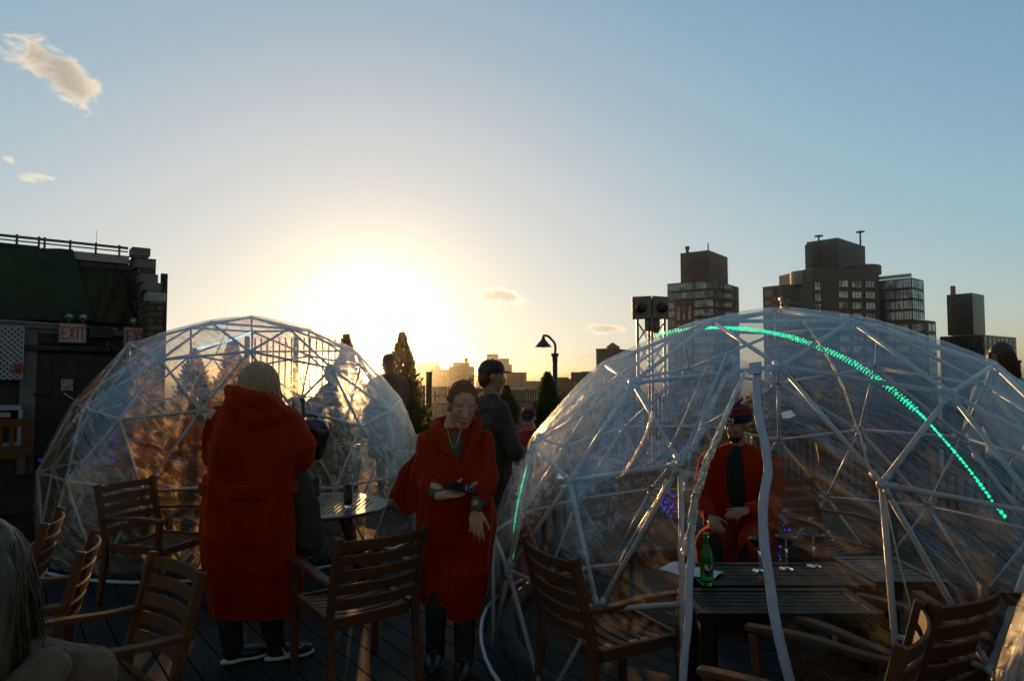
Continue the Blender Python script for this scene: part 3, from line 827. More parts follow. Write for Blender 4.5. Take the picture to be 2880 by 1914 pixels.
# dark slab tower
c, a, b_, zt = corner(2743, 230, 2670, 2776, R(52), 823)
r3 = tower_root(c, 'black slab tower on a broad dark podium, rightmost on the skyline')
zp = P(2743, 940, 230).z
mbb = MB(); prism(mbb, c, a, b_, zp, zt); mbb.build('slab', M_darkf, r3)
M_dglass = mat('black_glass', (.012, .013, .016), .2, .4, .5, spec=.6)
windows(r3, c, a, zp, zt, 7, 4, mt=M_dglass, fx=.9, fz=.93, mull=2, out_n=Vector((0, -1, 0)), frame=M_darkf)
c8, a8, b8, z8 = corner(2770, 222, 2647, 2862, R(55), 941)
mbb = MB(); prism(mbb, c8, a8, b8, GZ, z8); mbb.build('podium', M_darkf, r3)
windows(r3, c8, a8, z8 - 5 * 3.5, z8 - .3, 9, 5, mt=M_dglass, fx=.9, fz=.9, mull=1, out_n=Vector((0, -1, 0)), frame=M_darkf)
windows(r3, c8, b8, z8 - 5 * 3.5, z8 - .3, 8, 5, fx=.7, fz=.8, mull=2, out_n=Vector((1, -1, 0)))
q = c + a * .85 + b_ * .2; MB().tube([(q.x, q.y, zt), (q.x, q.y, zt + 3.2)], .9, 12).build('chimney', M_mull, r3)

# smaller buildings on the skyline: (near corner u, distance, left u, right u, yaw, top v, material, windows nx,nz, label)
def simple(um, Y, ul, ur, yaw, vt, mt, nx, nz, label, zfloor=None, fh=3.3, wf=.5):
    c, a, b_, z = corner(um, Y, ul, ur, R(yaw), vt); r = tower_root(c, label)
    mbb = MB(); prism(mbb, c, a, b_, GZ, z)
    # parapet
    o = mbb.build('body', mt, r)
    for e_, nn in ((a, nx[0]), (b_, nx[1])):
        if nn: windows(r, c, e_, z - nz * fh - 1, z - 1, nn, nz, fx=wf, fz=.55, mull=1, out_n=Vector((0, -1, 0)) if e_ is a else Vector((1, -.3, 0)))
    p = MB()
    for s0_, e0 in ((c, a), (c, b_)): p.beam((s0_.x, s0_.y, z + .25), (s0_.x + e0.x, s0_.y + e0.y, z + .25), .35, .5)
    p.build('parapet', mt, r); return r, c, a, b_, z
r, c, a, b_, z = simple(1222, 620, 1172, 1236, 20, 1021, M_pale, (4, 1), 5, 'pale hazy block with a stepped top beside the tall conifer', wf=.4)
q = c + a * .75; mbb = MB(); prism(mbb, q, a * -.4, Vector((0, 10, 0)), z - 1, z + 2.6); mbb.build('roof_house', M_pale, r)
r, c, a, b_, z = simple(1258, 420, 1209, 1268, 15, 1040, M_brick1, (5, 1), 4, 'long low brown block in the haze behind the fence post')
mbb = MB(); q = c + a * .6 + b_ * .3; mbb.lathe((q.x, q.y, z), [(1.5, 0), (1.5, 2), (0.1, 3)], 12); mbb.build('water_tank', M_brick1, r)
r, c, a, b_, z = simple(1320, 300, 1262, 1334, 16, 1033, M_brick1, (6, 1), 3, 'dark brick block with a square bulkhead and cap, left of the man in the cap')
mbb = MB(); q = c - Vector((0, 0, 0)) + a * .02; prism(mbb, q, a * .3, Vector((0, 5, 0)), z, z + 2.2); mbb.build('bulkhead', M_brick1, r)
mbb = MB(); q = c + a * .17 + Vector((0, 2, 0)); mbb.lathe((q.x, q.y, z + 2.2), [(.5, 0), (.5, .4), (2.2, .45), (.5, .9), (.8, 1.0), (.8, 2.0)], 14); mbb.build('roof_cap', M_mull, r)
mbb = MB(); q = c + a * .6 + Vector((0, 6, 0)); mbb.lathe((q.x, q.y, z), [(2.4, 0), (2.4, 2.0), (2.0, 2.5)], 20); mbb.build('water_tank', M_pale, r)
r, c, a, b_, z = simple(1392, 520, 1369, 1401, 22, 997, M_brick1, (3, 1), 9, 'brown tower crowned with three thin antennas behind the cap', wf=.4)
for k in (.05, .5, .95):
    q = c + a * k; MB().tube([(q.x, q.y, z), (q.x, q.y, z + 4.5)], .16, 5).build('antenna', M_mull, r)
r, c, a, b_, z = simple(1418, 540, 1399, 1432, 22, 1009, M_brick1, (3, 2), 7, 'brown tower shoulder lower than the antenna tower', wf=.4)
r, c, a, b_, z = simple(1434, 560, 1422, 1440, 22, 1026, M_brick1, (2, 1), 5, 'narrow lowest step beside the antenna tower')
r, c, a, b_, z = simple(1474, 240, 1425, 1481, 10, 1050, M_red, (0, 0), 3, 'low rust-red building with a blue arched mural on its side wall')
M_blue = mat('mural_blue', (.05, .10, .20), .8, .4, 1)
n_ = Vector((-a.y, a.x, 0)).normalized(); n_ = n_ if n_.y < 0 else -n_; ax = -a.normalized(); q = c + a * .45 + n_ * .06; vs = []
for k in range(21):
    an = math.pi * k / 20; vs.append(Vector((q.x, q.y, z - 4.6)) + ax * 1.9 * math.cos(an) + Vector((0, 0, 2.9 * math.sin(an))))
MB().add(vs, [tuple(range(21))]).build('mural', M_blue, r)
MB().beam((c.x + n_.x, c.y + n_.y, z - 5.4), (c.x + a.x * 1.3 + n_.x, c.y + a.y * 1.3 + n_.y, z - 5.4), 2.0, 1.2).build('base_band', M_cream, r)
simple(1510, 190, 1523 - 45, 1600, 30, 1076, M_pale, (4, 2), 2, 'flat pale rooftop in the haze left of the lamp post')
r, c, a, b_, z = simple(1600, 170, 1545, 1640, 14, 1070, M_brick1, (6, 1), 3, 'flat brown building with a row of small vents right of the lamp post')
for k in range(5):
    q = c + a * (.1 + .17 * k) + Vector((0, 3, 0)); MB().box((q.x, q.y, z + .4), (1.2, 1, .9)).build('roof_unit', M_mull, r)
r, c, a, b_, z = simple(1672, 150, 1606, 1720, 20, 1052, M_darkf, (3, 3), 2, 'dark flat roofed building beside the edge of the big dome')
q = c + a * .3 + Vector((0, 2, 0)); MB().box((q.x, q.y, z + .3), (2.6, 2, .7)).build('roof_unit', M_mull, r)
r, c, a, b_, z = simple(1722, 160, 1677, 1800, 30, 985, M_brick1, (0, 0), 3, 'blank brown tower with a small pyramid roof above the dome edge')
q = c + a * .2 + b_ * .12; mbb = MB(); M = Matrix.Rotation(R(45), 3, 'Z')
mbb.box((q.x, q.y, z + .4), (3, 3, .8)); mbb.lathe((q.x, q.y, z + .8), [(2.3, 0), (.15, 1.2)], 4, M); mbb.build('pyramid_roof', M_brick1, r)
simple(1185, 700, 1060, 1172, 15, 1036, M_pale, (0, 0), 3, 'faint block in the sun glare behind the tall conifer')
r, c, a, b_, z = simple(2872, 120, 2858, 2960, 15, 1020, M_brick1, (0, 0), 3, 'plain brown roof at the right edge below the black tower')
# haze-softened spread of roofs towards the horizon, each a block of its own
rr = random.Random(11)
kinds = [(M_pale, 'pale'), (M_brick1, 'brown'), (M_concrete, 'tan'), (M_cream, 'cream')]
for k in range(26):
    Yd = rr.uniform(260, 900); u = 1150 + 640 * (k + .5) / 26; mt, nm = kinds[k % 4]
    cpos = P(u, 1057, Yd); z = GZ + rr.uniform(8, 24); wd = rr.uniform(12, 26)
    if k % 7 == 0: z += 3
    o = empty('rooftop_block', (cpos.x, cpos.y, GZ), '%s of the far %s roof blocks in the haze, counted from the left' % (['first', 'second', 'third', 'fourth', 'fifth', 'sixth', 'seventh'][k // 4], nm), 'building', 'far %s roofs' % nm, R(rr.uniform(-30, 30)))
    b2 = MB().box((0, 0, (z - GZ) / 2), (wd, wd * .8, z - GZ)); local(b2.build('body', mt, o))
    local(MB().box((wd * .2, 0, z - GZ + 1), (3, 3, 2)).build('bulkhead', mt, o))
# ------------------------------------------------------------------ stair house at the left
W0 = Vector((-5.3, 8.1, 0)); WD = Vector((.793, .609, 0)).normalized(); WN = Vector((.609, -.793, 0)).normalized()
def WP(u, v, off=0.0):
    d = pix_dir(u, v); o = Vector((0, 0, CAMH)); p0 = W0 + WN * off
    return o + d * ((p0 - o).dot(WN) / d.dot(WN))
WM = Matrix((WD, -WN, Vector((0, 0, 1)))).transposed()
def wbox(mb, u0, v0, u1, v1, off, th):
    """slab on the wall between two measured corners, its face 'off' in front of the wall plane"""
    a, b = WP(u0, v0, off), WP(u1, v1, off); cen = (a + b) / 2 - WN * th / 2
    L = abs((b - a).dot(WD)); H = abs(a.z - b.z)
    return mb.box(cen, (L, th, H), WM)
M_wall = mat('grey_green_wall', (.035, .036, .030), .85, .35, 3, bump=.3, bscale=12)
M_blackd = mat('black_door_paint', (.010, .008, .006), .55, .4, 5, bump=.2, bscale=20)
m, t, b, out = mat_new('tan_brick_courses'); ob = t.n('TexCoord').outputs['Object']
br = t.n('TexBrick'); br.inputs['Scale'].default_value = 1; br.inputs['Brick Width'].default_value = .21; br.inputs['Row Height'].default_value = .078; br.inputs['Mortar Size'].default_value = .012
br.inputs['Color1'].default_value = (.20, .155, .095, 1); br.inputs['Color2'].default_value = (.10, .078, .05, 1); br.inputs['Mortar'].default_value = (.03, .028, .024, 1)
rz = math.atan2(WD.y, WD.x)
sx = t.n('SeparateXYZ'); t.set(sx.inputs[0], t.mapping(ob, rot=(0, 0, -rz))); cx_ = t.n('CombineXYZ'); t.set(cx_.inputs[0], t.m('ADD', sx.outputs[0], sx.outputs[1])); t.set(cx_.inputs[1], sx.outputs[2])
t.set(br.inputs['Vector'], cx_.outputs[0])
t.set(b.inputs['Base Color'], t.mix(t.mapr(t.noise(ob, 9, 5), .3, .7, 0, .6), br.outputs['Color'], (.06, .05, .035, 1))); b.inputs['Roughness'].default_value = .9
bn = t.n('Bump'); bn.inputs['Distance'].default_value = .01; t.set(bn.inputs['Height'], t.m('SUBTRACT', 1., br.outputs['Fac'])); t.set(b.inputs['Normal'], bn.outputs[0]); M_brick = m
M_stone = mat('weathered_capstone', (.17, .165, .15), .85, .3, 6, bump=.3, bscale=30)
M_stonel = mat('pale_capstone', (.34, .33, .32), .8, .2, 6, bump=.3, bscale=30)
M_net = mat('green_shade_net', (.020, .040, .012), .9, .55, 2.2, bump=.5, bscale=120, trans=.1)
M_net2 = mat('olive_shade_net', (.034, .034, .010), .9, .5, 2.2, bump=.5, bscale=120, trans=.1)
M_metal = mat('galvanised_metal', (.30, .30, .31), .4, .3, 8, metal=.6)
M_grey = mat('grey_paint', (.13, .13, .125), .7, .25, 6, bump=.2)
house = empty('stair_house', (W0.x, W0.y, 0), 'dark stair house with stepped brick parapet and green netting, left of the domes', 'building')
mb = MB(); sE = 1.06
def wseg(mb, s0, s1, z0, z1, off, th):
    cen = W0 + WD * (s0 + s1) / 2 + WN * (off - th / 2); cen.z = (z0 + z1) / 2; return mb.box(cen, (s1 - s0, th, z1 - z0), WM)
wseg(mb, -7, .96, 0, 2.22, 0, .25); wseg(mb, -7, .96, 2.0, 2.95, -.55, .25)
mb.build('wall', M_wall, house)
mb = MB(); wseg(mb, -7, .96, 2.19, 2.24, -.02, .55); mb.build('ledge', M_wall, house)
# brick top course and capstones behind the net
mb = MB(); wseg(mb, -7, .7, 2.95, 3.04, -.54, .27); mb.build('brick_course', M_brick, house)
mb = MB(); wseg(mb, -.31, .0, 3.04, 3.15, -.50, .33); wseg(mb, .012, .66, 3.04, 3.15, -.50, .33); mb.build('coping', M_stonel, house, bevel=.008)
mb = MB(); wseg(mb, -7, -.32, 3.0, 3.16, -.46, .3); mb.build('fascia', M_wall, house)
# nets: draped sheets from the coping to the ledge
def net(u0, u1, vt, vb, offt, offb, m_, name, seed, lean=0):
    rows = []
    for i in range(25):
        f = i / 24; row = []
        for j in range(41):
            g = j / 40; u = u0 + (u1 - u0) * g + lean * f * g; p = WP(u, vt + (vb - vt) * f + 12 * g, offt + (offb - offt) * f)
            w_ = .09 * noise.noise(Vector((g * 6 + f * 2.5, f * 1.6, seed))) + .035 * noise.noise(Vector((g * 17 + f * 4, f * 3, seed + 3)))
            row.append(p + WN * (w_ + .03 * math.sin(math.pi * f)))
        rows.append(row)
    o = MB().grid(rows).build(name, m_, house, True); s_ = o.modifiers.new('s', 'SOLIDIFY'); s_.thickness = .006
net(-260, 205, 690, 893, -.42, .05, M_net, 'shade_net', 1.0, 60)
net(226, 340, 765, 905, -.36, .03, M_net2, 'shade_net', 4.0, 46)
# railing pipe along the top
mb = MB()
pts = [WP(u, 640 + (u + 200) * .1035, -.5) for u in range(-200, 361, 40)]
mb.tube(pts, .018, 8); mb.tube([p - Vector((0, 0, .05)) for p in pts], .009, 6)
for u in (48, 110, 126, 198, 270, 336): p = WP(u, 640 + (u + 200) * .1035, -.5); mb.tube([p + Vector((0, 0, .03)), p - Vector((0, 0, .12))], .014, 6)
mb.build('pipe_rail', M_grey, house)
p = WP(271, 694, -.4); MB().tube([p, p + Vector((0, 0, .22))], .0025, 4).build('thin_mast', M_grey, house)
# stepped gable: brick steps with capstones, one nearer than the other
for k, (vt, capm) in enumerate(((693, M_stone), (727, M_stone), (768, M_stone), (792, M_stone), (820, M_stonel))):
    off = -.45 + .26 * k; uR = 424 + 10.8 * k; uL = 372 + 11 * k
    a = WP(uL, vt, off); b_ = WP(uR, vt + 2, off); zt = a.z; L = (b_ - a).dot(WD)
    cen = a + WD * L / 2 - WN * .13
    mb = MB(); mb.box((cen.x, cen.y, zt - .055), (L, .26, .11), WM); mb.build('capstone', capm, house, bevel=.008)
    mb = MB(); mb.box((cen.x, cen.y, (zt - .11) / 2), (L - .05, .255, zt - .11), WM); mb.build('stepped_wall', M_brick, house)
mb = MB(); wseg(mb, .7, .98, 2.2, 3.14, -.5, .3); mb.build('corner_wall', M_brick, house)
a = WP(462, 770, .3); MB().box((a.x, a.y, a.z / 2), (.07, .07, a.z), WM).build('side_post', M_wall, house)
# cornice boards and conduits over the doors
mb = MB(); a, b_ = WP(-260, 888, .06), WP(166, 918, .06); mb.beam(a, b_, .09, .07); mb.build('eaves_board', M_grey, house)
mb = MB()
for k, v in enumerate((921, 926, 931)): mb.tube([WP(62, v, .05), WP(250, v + 9, .05), WP(430, v + 13, .05)], .009, 6)
mb.tube([WP(-200, 892, .12), WP(60, 905, .12), WP(330, 925, .12)], .008, 6)
mb.build('conduit', M_metal, house)
mb = MB(); rr = random.Random(8)
for c_ in range(3):
    pts = [WP(250 + i * 9, 930 + 10 * math.sin(i * .7 + c_) + rr.uniform(-3, 3), .09) for i in range(12)]; mb.tube(smoothpath(pts, 4), .004, 5)
mb.tube(smoothpath([WP(382, 848, .0), WP(377, 865, 0), WP(388, 880, 0), WP(395, 896, .05), WP(390, 905, .06)], 5), .004, 5)
mb.build('loose_cable', M_metal, house)
mb = MB(); wbox(mb, 66, 968, 420, 990, .1, .12); mb.build('lintel', M_blackd, house)
mb = MB(); wbox(mb, 61, 934, 92, 1330, .05, .1); mb.build('pilaster', M_grey, house)
mb = MB(); wbox(mb, 96, 996, 330, 1330, .03, .05)
for u in (150, 232): wbox(mb, u, 1010, u + 60, 1120, .045, .02)
mb.build('door', M_blackd, house)
mb = MB(); wbox(mb, 145, 1018, 195, 1021, .07, .02); wbox(mb, 92, 1105, 135, 1108, .09, .04); mb.build('door_trim', M_wall, house)
mb = MB(); wbox(mb, 64, 936, 175, 966, .04, .05); mb.build('transom', M_wall, house)
# white diamond lattice
lat = empty('lattice_panel', WP(30, 1065, .14), 'white diamond lattice panel fixed to the wall at the left edge', 'lattice'); mb = MB()
a, b_ = WP(-120, 912, .14), WP(62, 1066, .14); L = (b_ - a).dot(WD); H = a.z - b_.z; w_ = .06; org = a.copy(); org.z = b_.z
M_lat = mat('white_lattice', (.32, .34, .36), .7, .15, 10)
n_ = int((L + H) / w_) + 1
for k in range(n_):
    for s_ in (1, -1):
        x0 = k * w_
        p0x, p0z, p1x, p1z = (x0, 0, x0 - H, H) if s_ == 1 else (x0 - H, 0, x0, H)
        def clip(x0_, z0_, x1_, z1_):
            t0, t1 = 0., 1.; dx = x1_ - x0_
            for lo_, hi in ((0, L),):
                ta, tb = (lo_ - x0_) / dx, (hi - x0_) / dx
                if ta > tb: ta, tb = tb, ta
                t0, t1 = max(t0, ta), min(t1, tb)
            return None if t1 - t0 < .01 else (x0_ + dx * t0, z0_ + (z1_ - z0_) * t0, x0_ + dx * t1, z0_ + (z1_ - z0_) * t1)
        q = clip(p0x, p0z, p1x, p1z)
        if q: mb.beam(org + WD * q[0] + Vector((0, 0, q[1])) + WN * .004 * s_, org + WD * q[2] + Vector((0, 0, q[3])) + WN * .004 * s_, .024, .006, WN)
mb.build('slats', M_lat, lat)
mb = MB(); mb.beam(org + WD * L + Vector((0, 0, 0)), org + WD * L + Vector((0, 0, H)), .012, .02, WN); mb.beam(org + Vector((0, 0, H)), org + WD * L + Vector((0, 0, H)), .012, .03, WN); mb.build('frame', M_lat, lat)
# writing: letters from strokes
FONT = {'E': [((0, 0), (0, 1)), ((0, 1), (.62, 1)), ((0, .5), (.5, .5)), ((0, 0), (.62, 0))], 'X': [((0, 0), (.7, 1)), ((0, 1), (.7, 0))], 'I': [((.1, 0), (.1, 1))], 'T': [((0, 1), (.7, 1)), ((.35, 0), (.35, 1))], 'F': [((0, 0), (0, 1)), ((0, 1), (.6, 1)), ((0, .52), (.5, .52))],
        'N': [((0, 0), (0, 1)), ((0, 1), (.6, 0)), ((.6, 0), (.6, 1))]}
def write(mb, text, org, xd, zd, nd, h, wd, pitch, th=.003, wk=None):
    x = 0
    for ch in text:
        for (ax_, az), (bx, bz) in FONT[ch]:
            p, q = org + xd * (x + ax_ * h * wd) + zd * az * h, org + xd * (x + bx * h * wd) + zd * bz * h
            d = (q - p).normalized(); wk_ = wk or h * .14
            mb.beam(p - d * wk_ * .5, q + d * wk_ * .5, wk_, th, nd)
        x += h * wd * (pitch if ch != 'I' else pitch * .42)
M_exitw = mat('exit_sign_face', (.36, .36, .34), .5, .08, 20); M_exitr = mat('exit_sign_red', (.45, .045, .02), .5, .1, 20)
M_chrome = mat('lamp_reflector', (.5, .5, .52), .12, .1, 8, metal=.9)
def exit_sign(u0, v0, u1, v1, label):
    a, b_ = WP(u0, v0, .2), WP(u1, v1, .2); L = (b_ - a).dot(WD); H = a.z - b_.z; cen = (a + b_) / 2
    r = empty('exit_sign', cen, label, 'sign', 'exit signs over the doors')
    MB().box(cen - WN * .03, (L + .03, .06, H + .03), WM).build('housing', M_grey, r, bevel=.004)
    MB().box(cen + WN * .002, (L, .006, H), WM).build('face_panel', M_exitw, r)
    mb = MB(); h = H * .66
    write(mb, 'EXIT', cen - WD * L * .42 - Vector((0, 0, h / 2)) + WN * .008, WD, Vector((0, 0, 1)), WN, h, .50, 1.04, .004, h * .13)
    mb.build('lettering', M_exitr, r)
    for s_ in (-.12, .28):
        c_ = cen + WD * L * s_ * 1.4 + Vector((0, 0, H / 2 + .075)) + WN * .03
        M = Vector((0, 0, 1)).rotation_difference((WN + Vector((0, 0, -.35))).normalized()).to_matrix()
        o = MB().lathe(c_, [(.015, -.05), (.045, -.03), (.05, 0), (.047, .012)], 18, M).build('lamp_head', M_grey, r, True)
        MB().lathe(c_, [(.044, .0125), (.03, .019), (.005, .022)], 18, M).build('lens', M_chrome, r, True)
        MB().tube([c_ + Vector((0, 0, -.02)), c_ + Vector((0, 0, -.08))], .007, 6).build('bracket', M_grey, r)
exit_sign(170, 910, 239, 962, 'red and white EXIT sign with twin lamps, left one over the black door')
exit_sign(352, 921, 420, 973, 'red and white EXIT sign with twin lamps, partly hidden behind the back dome')
mb = MB(); wbox(mb, 251, 917, 316, 951, .2, .16); o = mb.build('loudspeaker', M_blackd, None, bevel=.01); tag(o, 'small black wall loudspeaker mounted between the two EXIT signs', 'speaker')
r = empty('flood_lamp', WP(302, 985, .2), 'round black flood lamp hanging below the wall loudspeaker', 'lamp')
MB().ell(WP(302, 985, .2), (.055, .055, .055)).build('lamp_body', M_blackd, r, True); MB().tube([WP(302, 985, .2), WP(302, 962, .2)], .01, 6).build('bracket', M_grey, r)
# stair sign
r = empty('stair_sign', WP(188, 1082, .08), 'small square sign with letter F and a stair symbol on the black door', 'sign')
mb = MB(); wbox(mb, 172, 1066, 205, 1098, .08, .01); mb.build('sign_plate', mat('sign_white', (.30, .30, .28), .6, .1, 20), r)
mb = MB(); o_ = WP(177, 1078, .086); write(mb, 'F', o_, WD, Vector((0, 0, 1)), WN, .035, .6, 1, .003, .006)
for k in range(4):
    p = WP(180, 1091, .086) + WD * .022 * k + Vector((0, 0, .013 * k)); mb.beam(p, p + WD * .022, .005, .003, WN); mb.beam(p + WD * .022, p + WD * .022 + Vector((0, 0, .013)), .005, .003, WN)
p = WP(181, 1094.5, .086); mb.beam(p, p + WD * .06, .004, .003, WN)
mb.build('lettering', M_blackd, r)
r = empty('alarm_box', WP(51, 1033, .2), 'small red fire alarm box beside the white lattice', 'alarm'); mb = MB(); wbox(mb, 41, 1022, 62, 1044, .2, .08); mb.build('casing', mat('alarm_red', (.22, .02, .01), .5, .1, 10), r, bevel=.006)
mb = MB(); wbox(mb, 35, 1024, 41, 1042, .2, .07); mb.build('bracket', mat('brass', (.2, .12, .05), .4, .1, 5), r)
r = empty('white_cabinet', WP(20, 1260, .5), 'low white cabinet with a dark opening at the left edge', 'cabinet')
mb = MB(); wbox(mb, -60, 1143, 60, 1152, .5, .4); wbox(mb, 52, 1152, 60, 1258, .5, .4); wbox(mb, -60, 1252, 52, 1258, .5, .4); mb.build('carcass', mat('cabinet_white', (.30, .32, .36), .5, .1, 8), r)
mb = MB(); wbox(mb, -60, 1152, 52, 1252, .2, .02); mb.build('back_panel', M_blackd, r); mb = MB(); wbox(mb, -40, 1160, 30, 1172, .45, .3); mb.build('paper_stack', mat('paper_grey', (.35, .37, .4), .8, .1, 8), r)
# wooden bench in front of it
r = empty('wooden_bench', WP(20, 1330, 1.0), 'brown slatted wooden bench by the wall at the left edge', 'bench')
mb = MB(); wbox(mb, -120, 1182, 88, 1198, 1.0, .03); wbox(mb, -120, 1262, 88, 1272, 1.0, .03)
for u in range(-110, 80, 34): wbox(mb, u, 1198, u + 14, 1262, .985, .02)
wbox(mb, 76, 1182, 90, 1330, 1.005, .04); mb.build('backrest', M_wood, r); mb = MB(); wbox(mb, -120, 1275, 88, 1285, 1.25, .4); mb.build('seat', M_wood, r)

# ------------------------------------------------------------------ picket fence
M_fence = mat('black_green_metal', (.018, .024, .018), .35, .3, 10, spec=.6)
def fence(p0, d, length, h, label, pick=.1, wdt=.03, rails=(.97, .75, .18), group=None, name='picket_fence', bay=2.4):
    r = empty(name, (p0.x, p0.y, 0), label, 'fence'); n_ = Vector((d.y, -d.x, 0)); M = Matrix((d, n_, Vector((0, 0, 1)))).transposed()
    nb_ = int(length / bay)
    for i in range(nb_):
        mb = MB(); s = i * bay
        for k in range(int(bay / pick)):
            p = p0 + d * (s + pick * (k + .5)); mb.box((p.x, p.y, h / 2 + .04), (wdt, .02, h - .08), M); mb.lathe((p.x, p.y, h), [(wdt * .5, -.01), (wdt * .45, .008), (.003, .02)], 6)
        for z in rails:
            a = p0 + d * s; b_ = p0 + d * (s + bay); mb.beam((a.x + n_.x * .02, a.y + n_.y * .02, z), (b_.x + n_.x * .02, b_.y + n_.y * .02, z), .025, .035)
        mb.build('picket_panel', M_fence, r)
        p = p0 + d * s; MB().box((p.x - n_.x * .03, p.y - n_.y * .03, (h + .04) / 2), (.06, .06, h + .04), M).build('post', M_fence, r)
    return r
fence(edge_p - edge_d * 19, edge_d, 33, 1.24, 'black metal picket fence along the edge of the roof terrace behind the domes')
p0 = P(690, 1057, 12.2); p1 = P(968, 1057, 12.0); p0.z = p1.z = 0; dd = (p1 - p0)
fence(p0, dd.normalized(), dd.length, 2.24, 'taller picket screen behind the back dome, its tips just above the dome', .115, .022, (2.0, 1.1, .3), name='picket_screen', bay=dd.length / 2 - .001)
q = P(1207, 1057, 19.5); r = empty('fence_pier', (q.x, q.y, 0), 'square dark pier rising above the pickets behind the woman in red', 'post')
MB().box((q.x, q.y, .82), (.15, .15, 1.64)).build('shaft', M_fence, r); MB().box((q.x, q.y, 1.66), (.19, .19, .05)).build('cap', M_fence, r)
# lamp post
YL = 15.2
r = empty('lamp_post', P(1560, 1057, YL).xy.to_3d(), 'black lamp post with a curved neck and cone shade, at the fence', 'lamp post')
def LP(u, v): return P(u, v, YL)
b0 = LP(1561, 1057); M_lamp = mat('lamp_post_black', (.020, .018, .015), .4, .2, 10)
zc = LP(1561, 1012).z
mb = MB(); mb.lathe((b0.x, b0.y, 0), [(.13, 0), (.13, .04), (.075, .12), (.06, .3), (.055, zc)], 16); mb.build('pole', M_lamp, r, True)
mb = MB(); zc2 = LP(1561, 993).z; mb.lathe((b0.x, b0.y, zc - .02), [(.06, 0), (.065, .05), (.05, .06), (.085, .12), (.085, zc2 - zc + .02)], 16); mb.build('collar', M_lamp, r)
mb = MB(); mb.tube(smoothpath([LP(1561, 993), LP(1562, 978), LP(1560, 965), LP(1552, 955), LP(1543, 946), LP(1536, 943.5), LP(1529, 944), LP(1528, 948)], 6), .028, 10); mb.build('neck', M_lamp, r, True)
c_ = LP(1528, 975.5); ht = LP(1528, 949).z - c_.z; mb = MB()
mb.lathe(c_, [(.19, 0), (.185, .008), (.055, ht - .05), (.045, ht - .045), (.04, ht), (.015, ht + .02)], 28); mb.build('shade', M_lamp, r, True)
MB().ell(c_ + Vector((0, 0, .04)), (.05, .05, .06)).build('bulb', mat('unlit_bulb', (.5, .48, .42), .2, .05, 5), r, True)
# twin horn mast
YM = 11.5; cm = P(1833, 1057, YM)
r = empty('siren_mast', (cm.x, cm.y, 0), 'mast with two square horn loudspeakers on a lattice stand behind the big dome', 'loudspeaker')
M_tan = mat('tan_speaker_case', (.20, .15, .11), .5, .2, 8, bump=.1)
zt_, zb_ = P(1833, 833, YM).z, P(1833, 897, YM).z; hh = zt_ - zb_
for s_ in (-1, 1):
    yaw = R(-17) + s_ * R(38); f = Vector((math.sin(yaw) + 0, -math.cos(yaw), 0)); f = Vector((s_ * .42, -.9, 0)).normalized(); xd = Vector((-f.y, f.x, 0)); M = Matrix((xd, -f, Vector((0, 0, 1)))).transposed()
    cen = Vector((cm.x + s_ * .158, cm.y, (zt_ + zb_) / 2)); W_ = .335
    MB().box(cen - f * .0, (W_, .06, hh), M).build('horn_case', M_tan, r, bevel=.02)
    MB().box(cen - f * .12, (W_ * .8, .18, hh * .8), M).build('case_back', M_tan, r, bevel=.02)
    M2 = Vector((0, 0, 1)).rotation_difference((f + Vector((0, 0, -.1))).normalized()).to_matrix()
    MB().lathe(cen + f * .03, [(.095, 0), (.093, .03), (.075, .09), (.048, .13), (.036, .14), (.03, .135), (.022, .11)], 24, M2).build('horn', M_lamp, r, True)
    mb = MB()
    for a_ in (-1, 1):
        for b2 in (-1, 1): mb.lathe(cen + xd * a_ * W_ * .42 + Vector((0, 0, b2 * hh * .42)) + f * .03, [(.009, 0), (.006, .006)], 6, M2)
    for q0 in range(1): pass
    mb.build('corner_bolts', M_metal, r)
mb = MB(); lg = [Vector((cm.x - .235, cm.y, 0)), Vector((cm.x + .0, cm.y - .05, 0)), Vector((cm.x + .225, cm.y, 0)), Vector((cm.x, cm.y + .2, 0))]
for i, p in enumerate(lg): MB().beam(p, p + Vector((0, 0, zb_ + .05)), .042, .042).build('stand_leg', M_tan, r)
for a_, b2 in ((0, 1), (1, 2), (2, 3), (3, 0)):
    z = zb_ - .05
    while z > .3: mb.tube([lg[a_] + Vector((0, 0, z)), lg[b2] + Vector((0, 0, z - .34))], .008, 5); mb.tube([lg[b2] + Vector((0, 0, z)), lg[a_] + Vector((0, 0, z - .34))], .008, 5); z -= .36
mb.build('cross_bracing', M_tan, r)
mb = MB(); mb.lathe((cm.x - .02, cm.y + .05, zb_ - .2), [(.07, 0), (.08, .05), (.08, .22)], 12); mb.lathe((cm.x + .09, cm.y + .05, zb_ - .16), [(.03, -.08), (.07, 0), (.07, .2)], 12); mb.build('driver_can', M_tan, r)
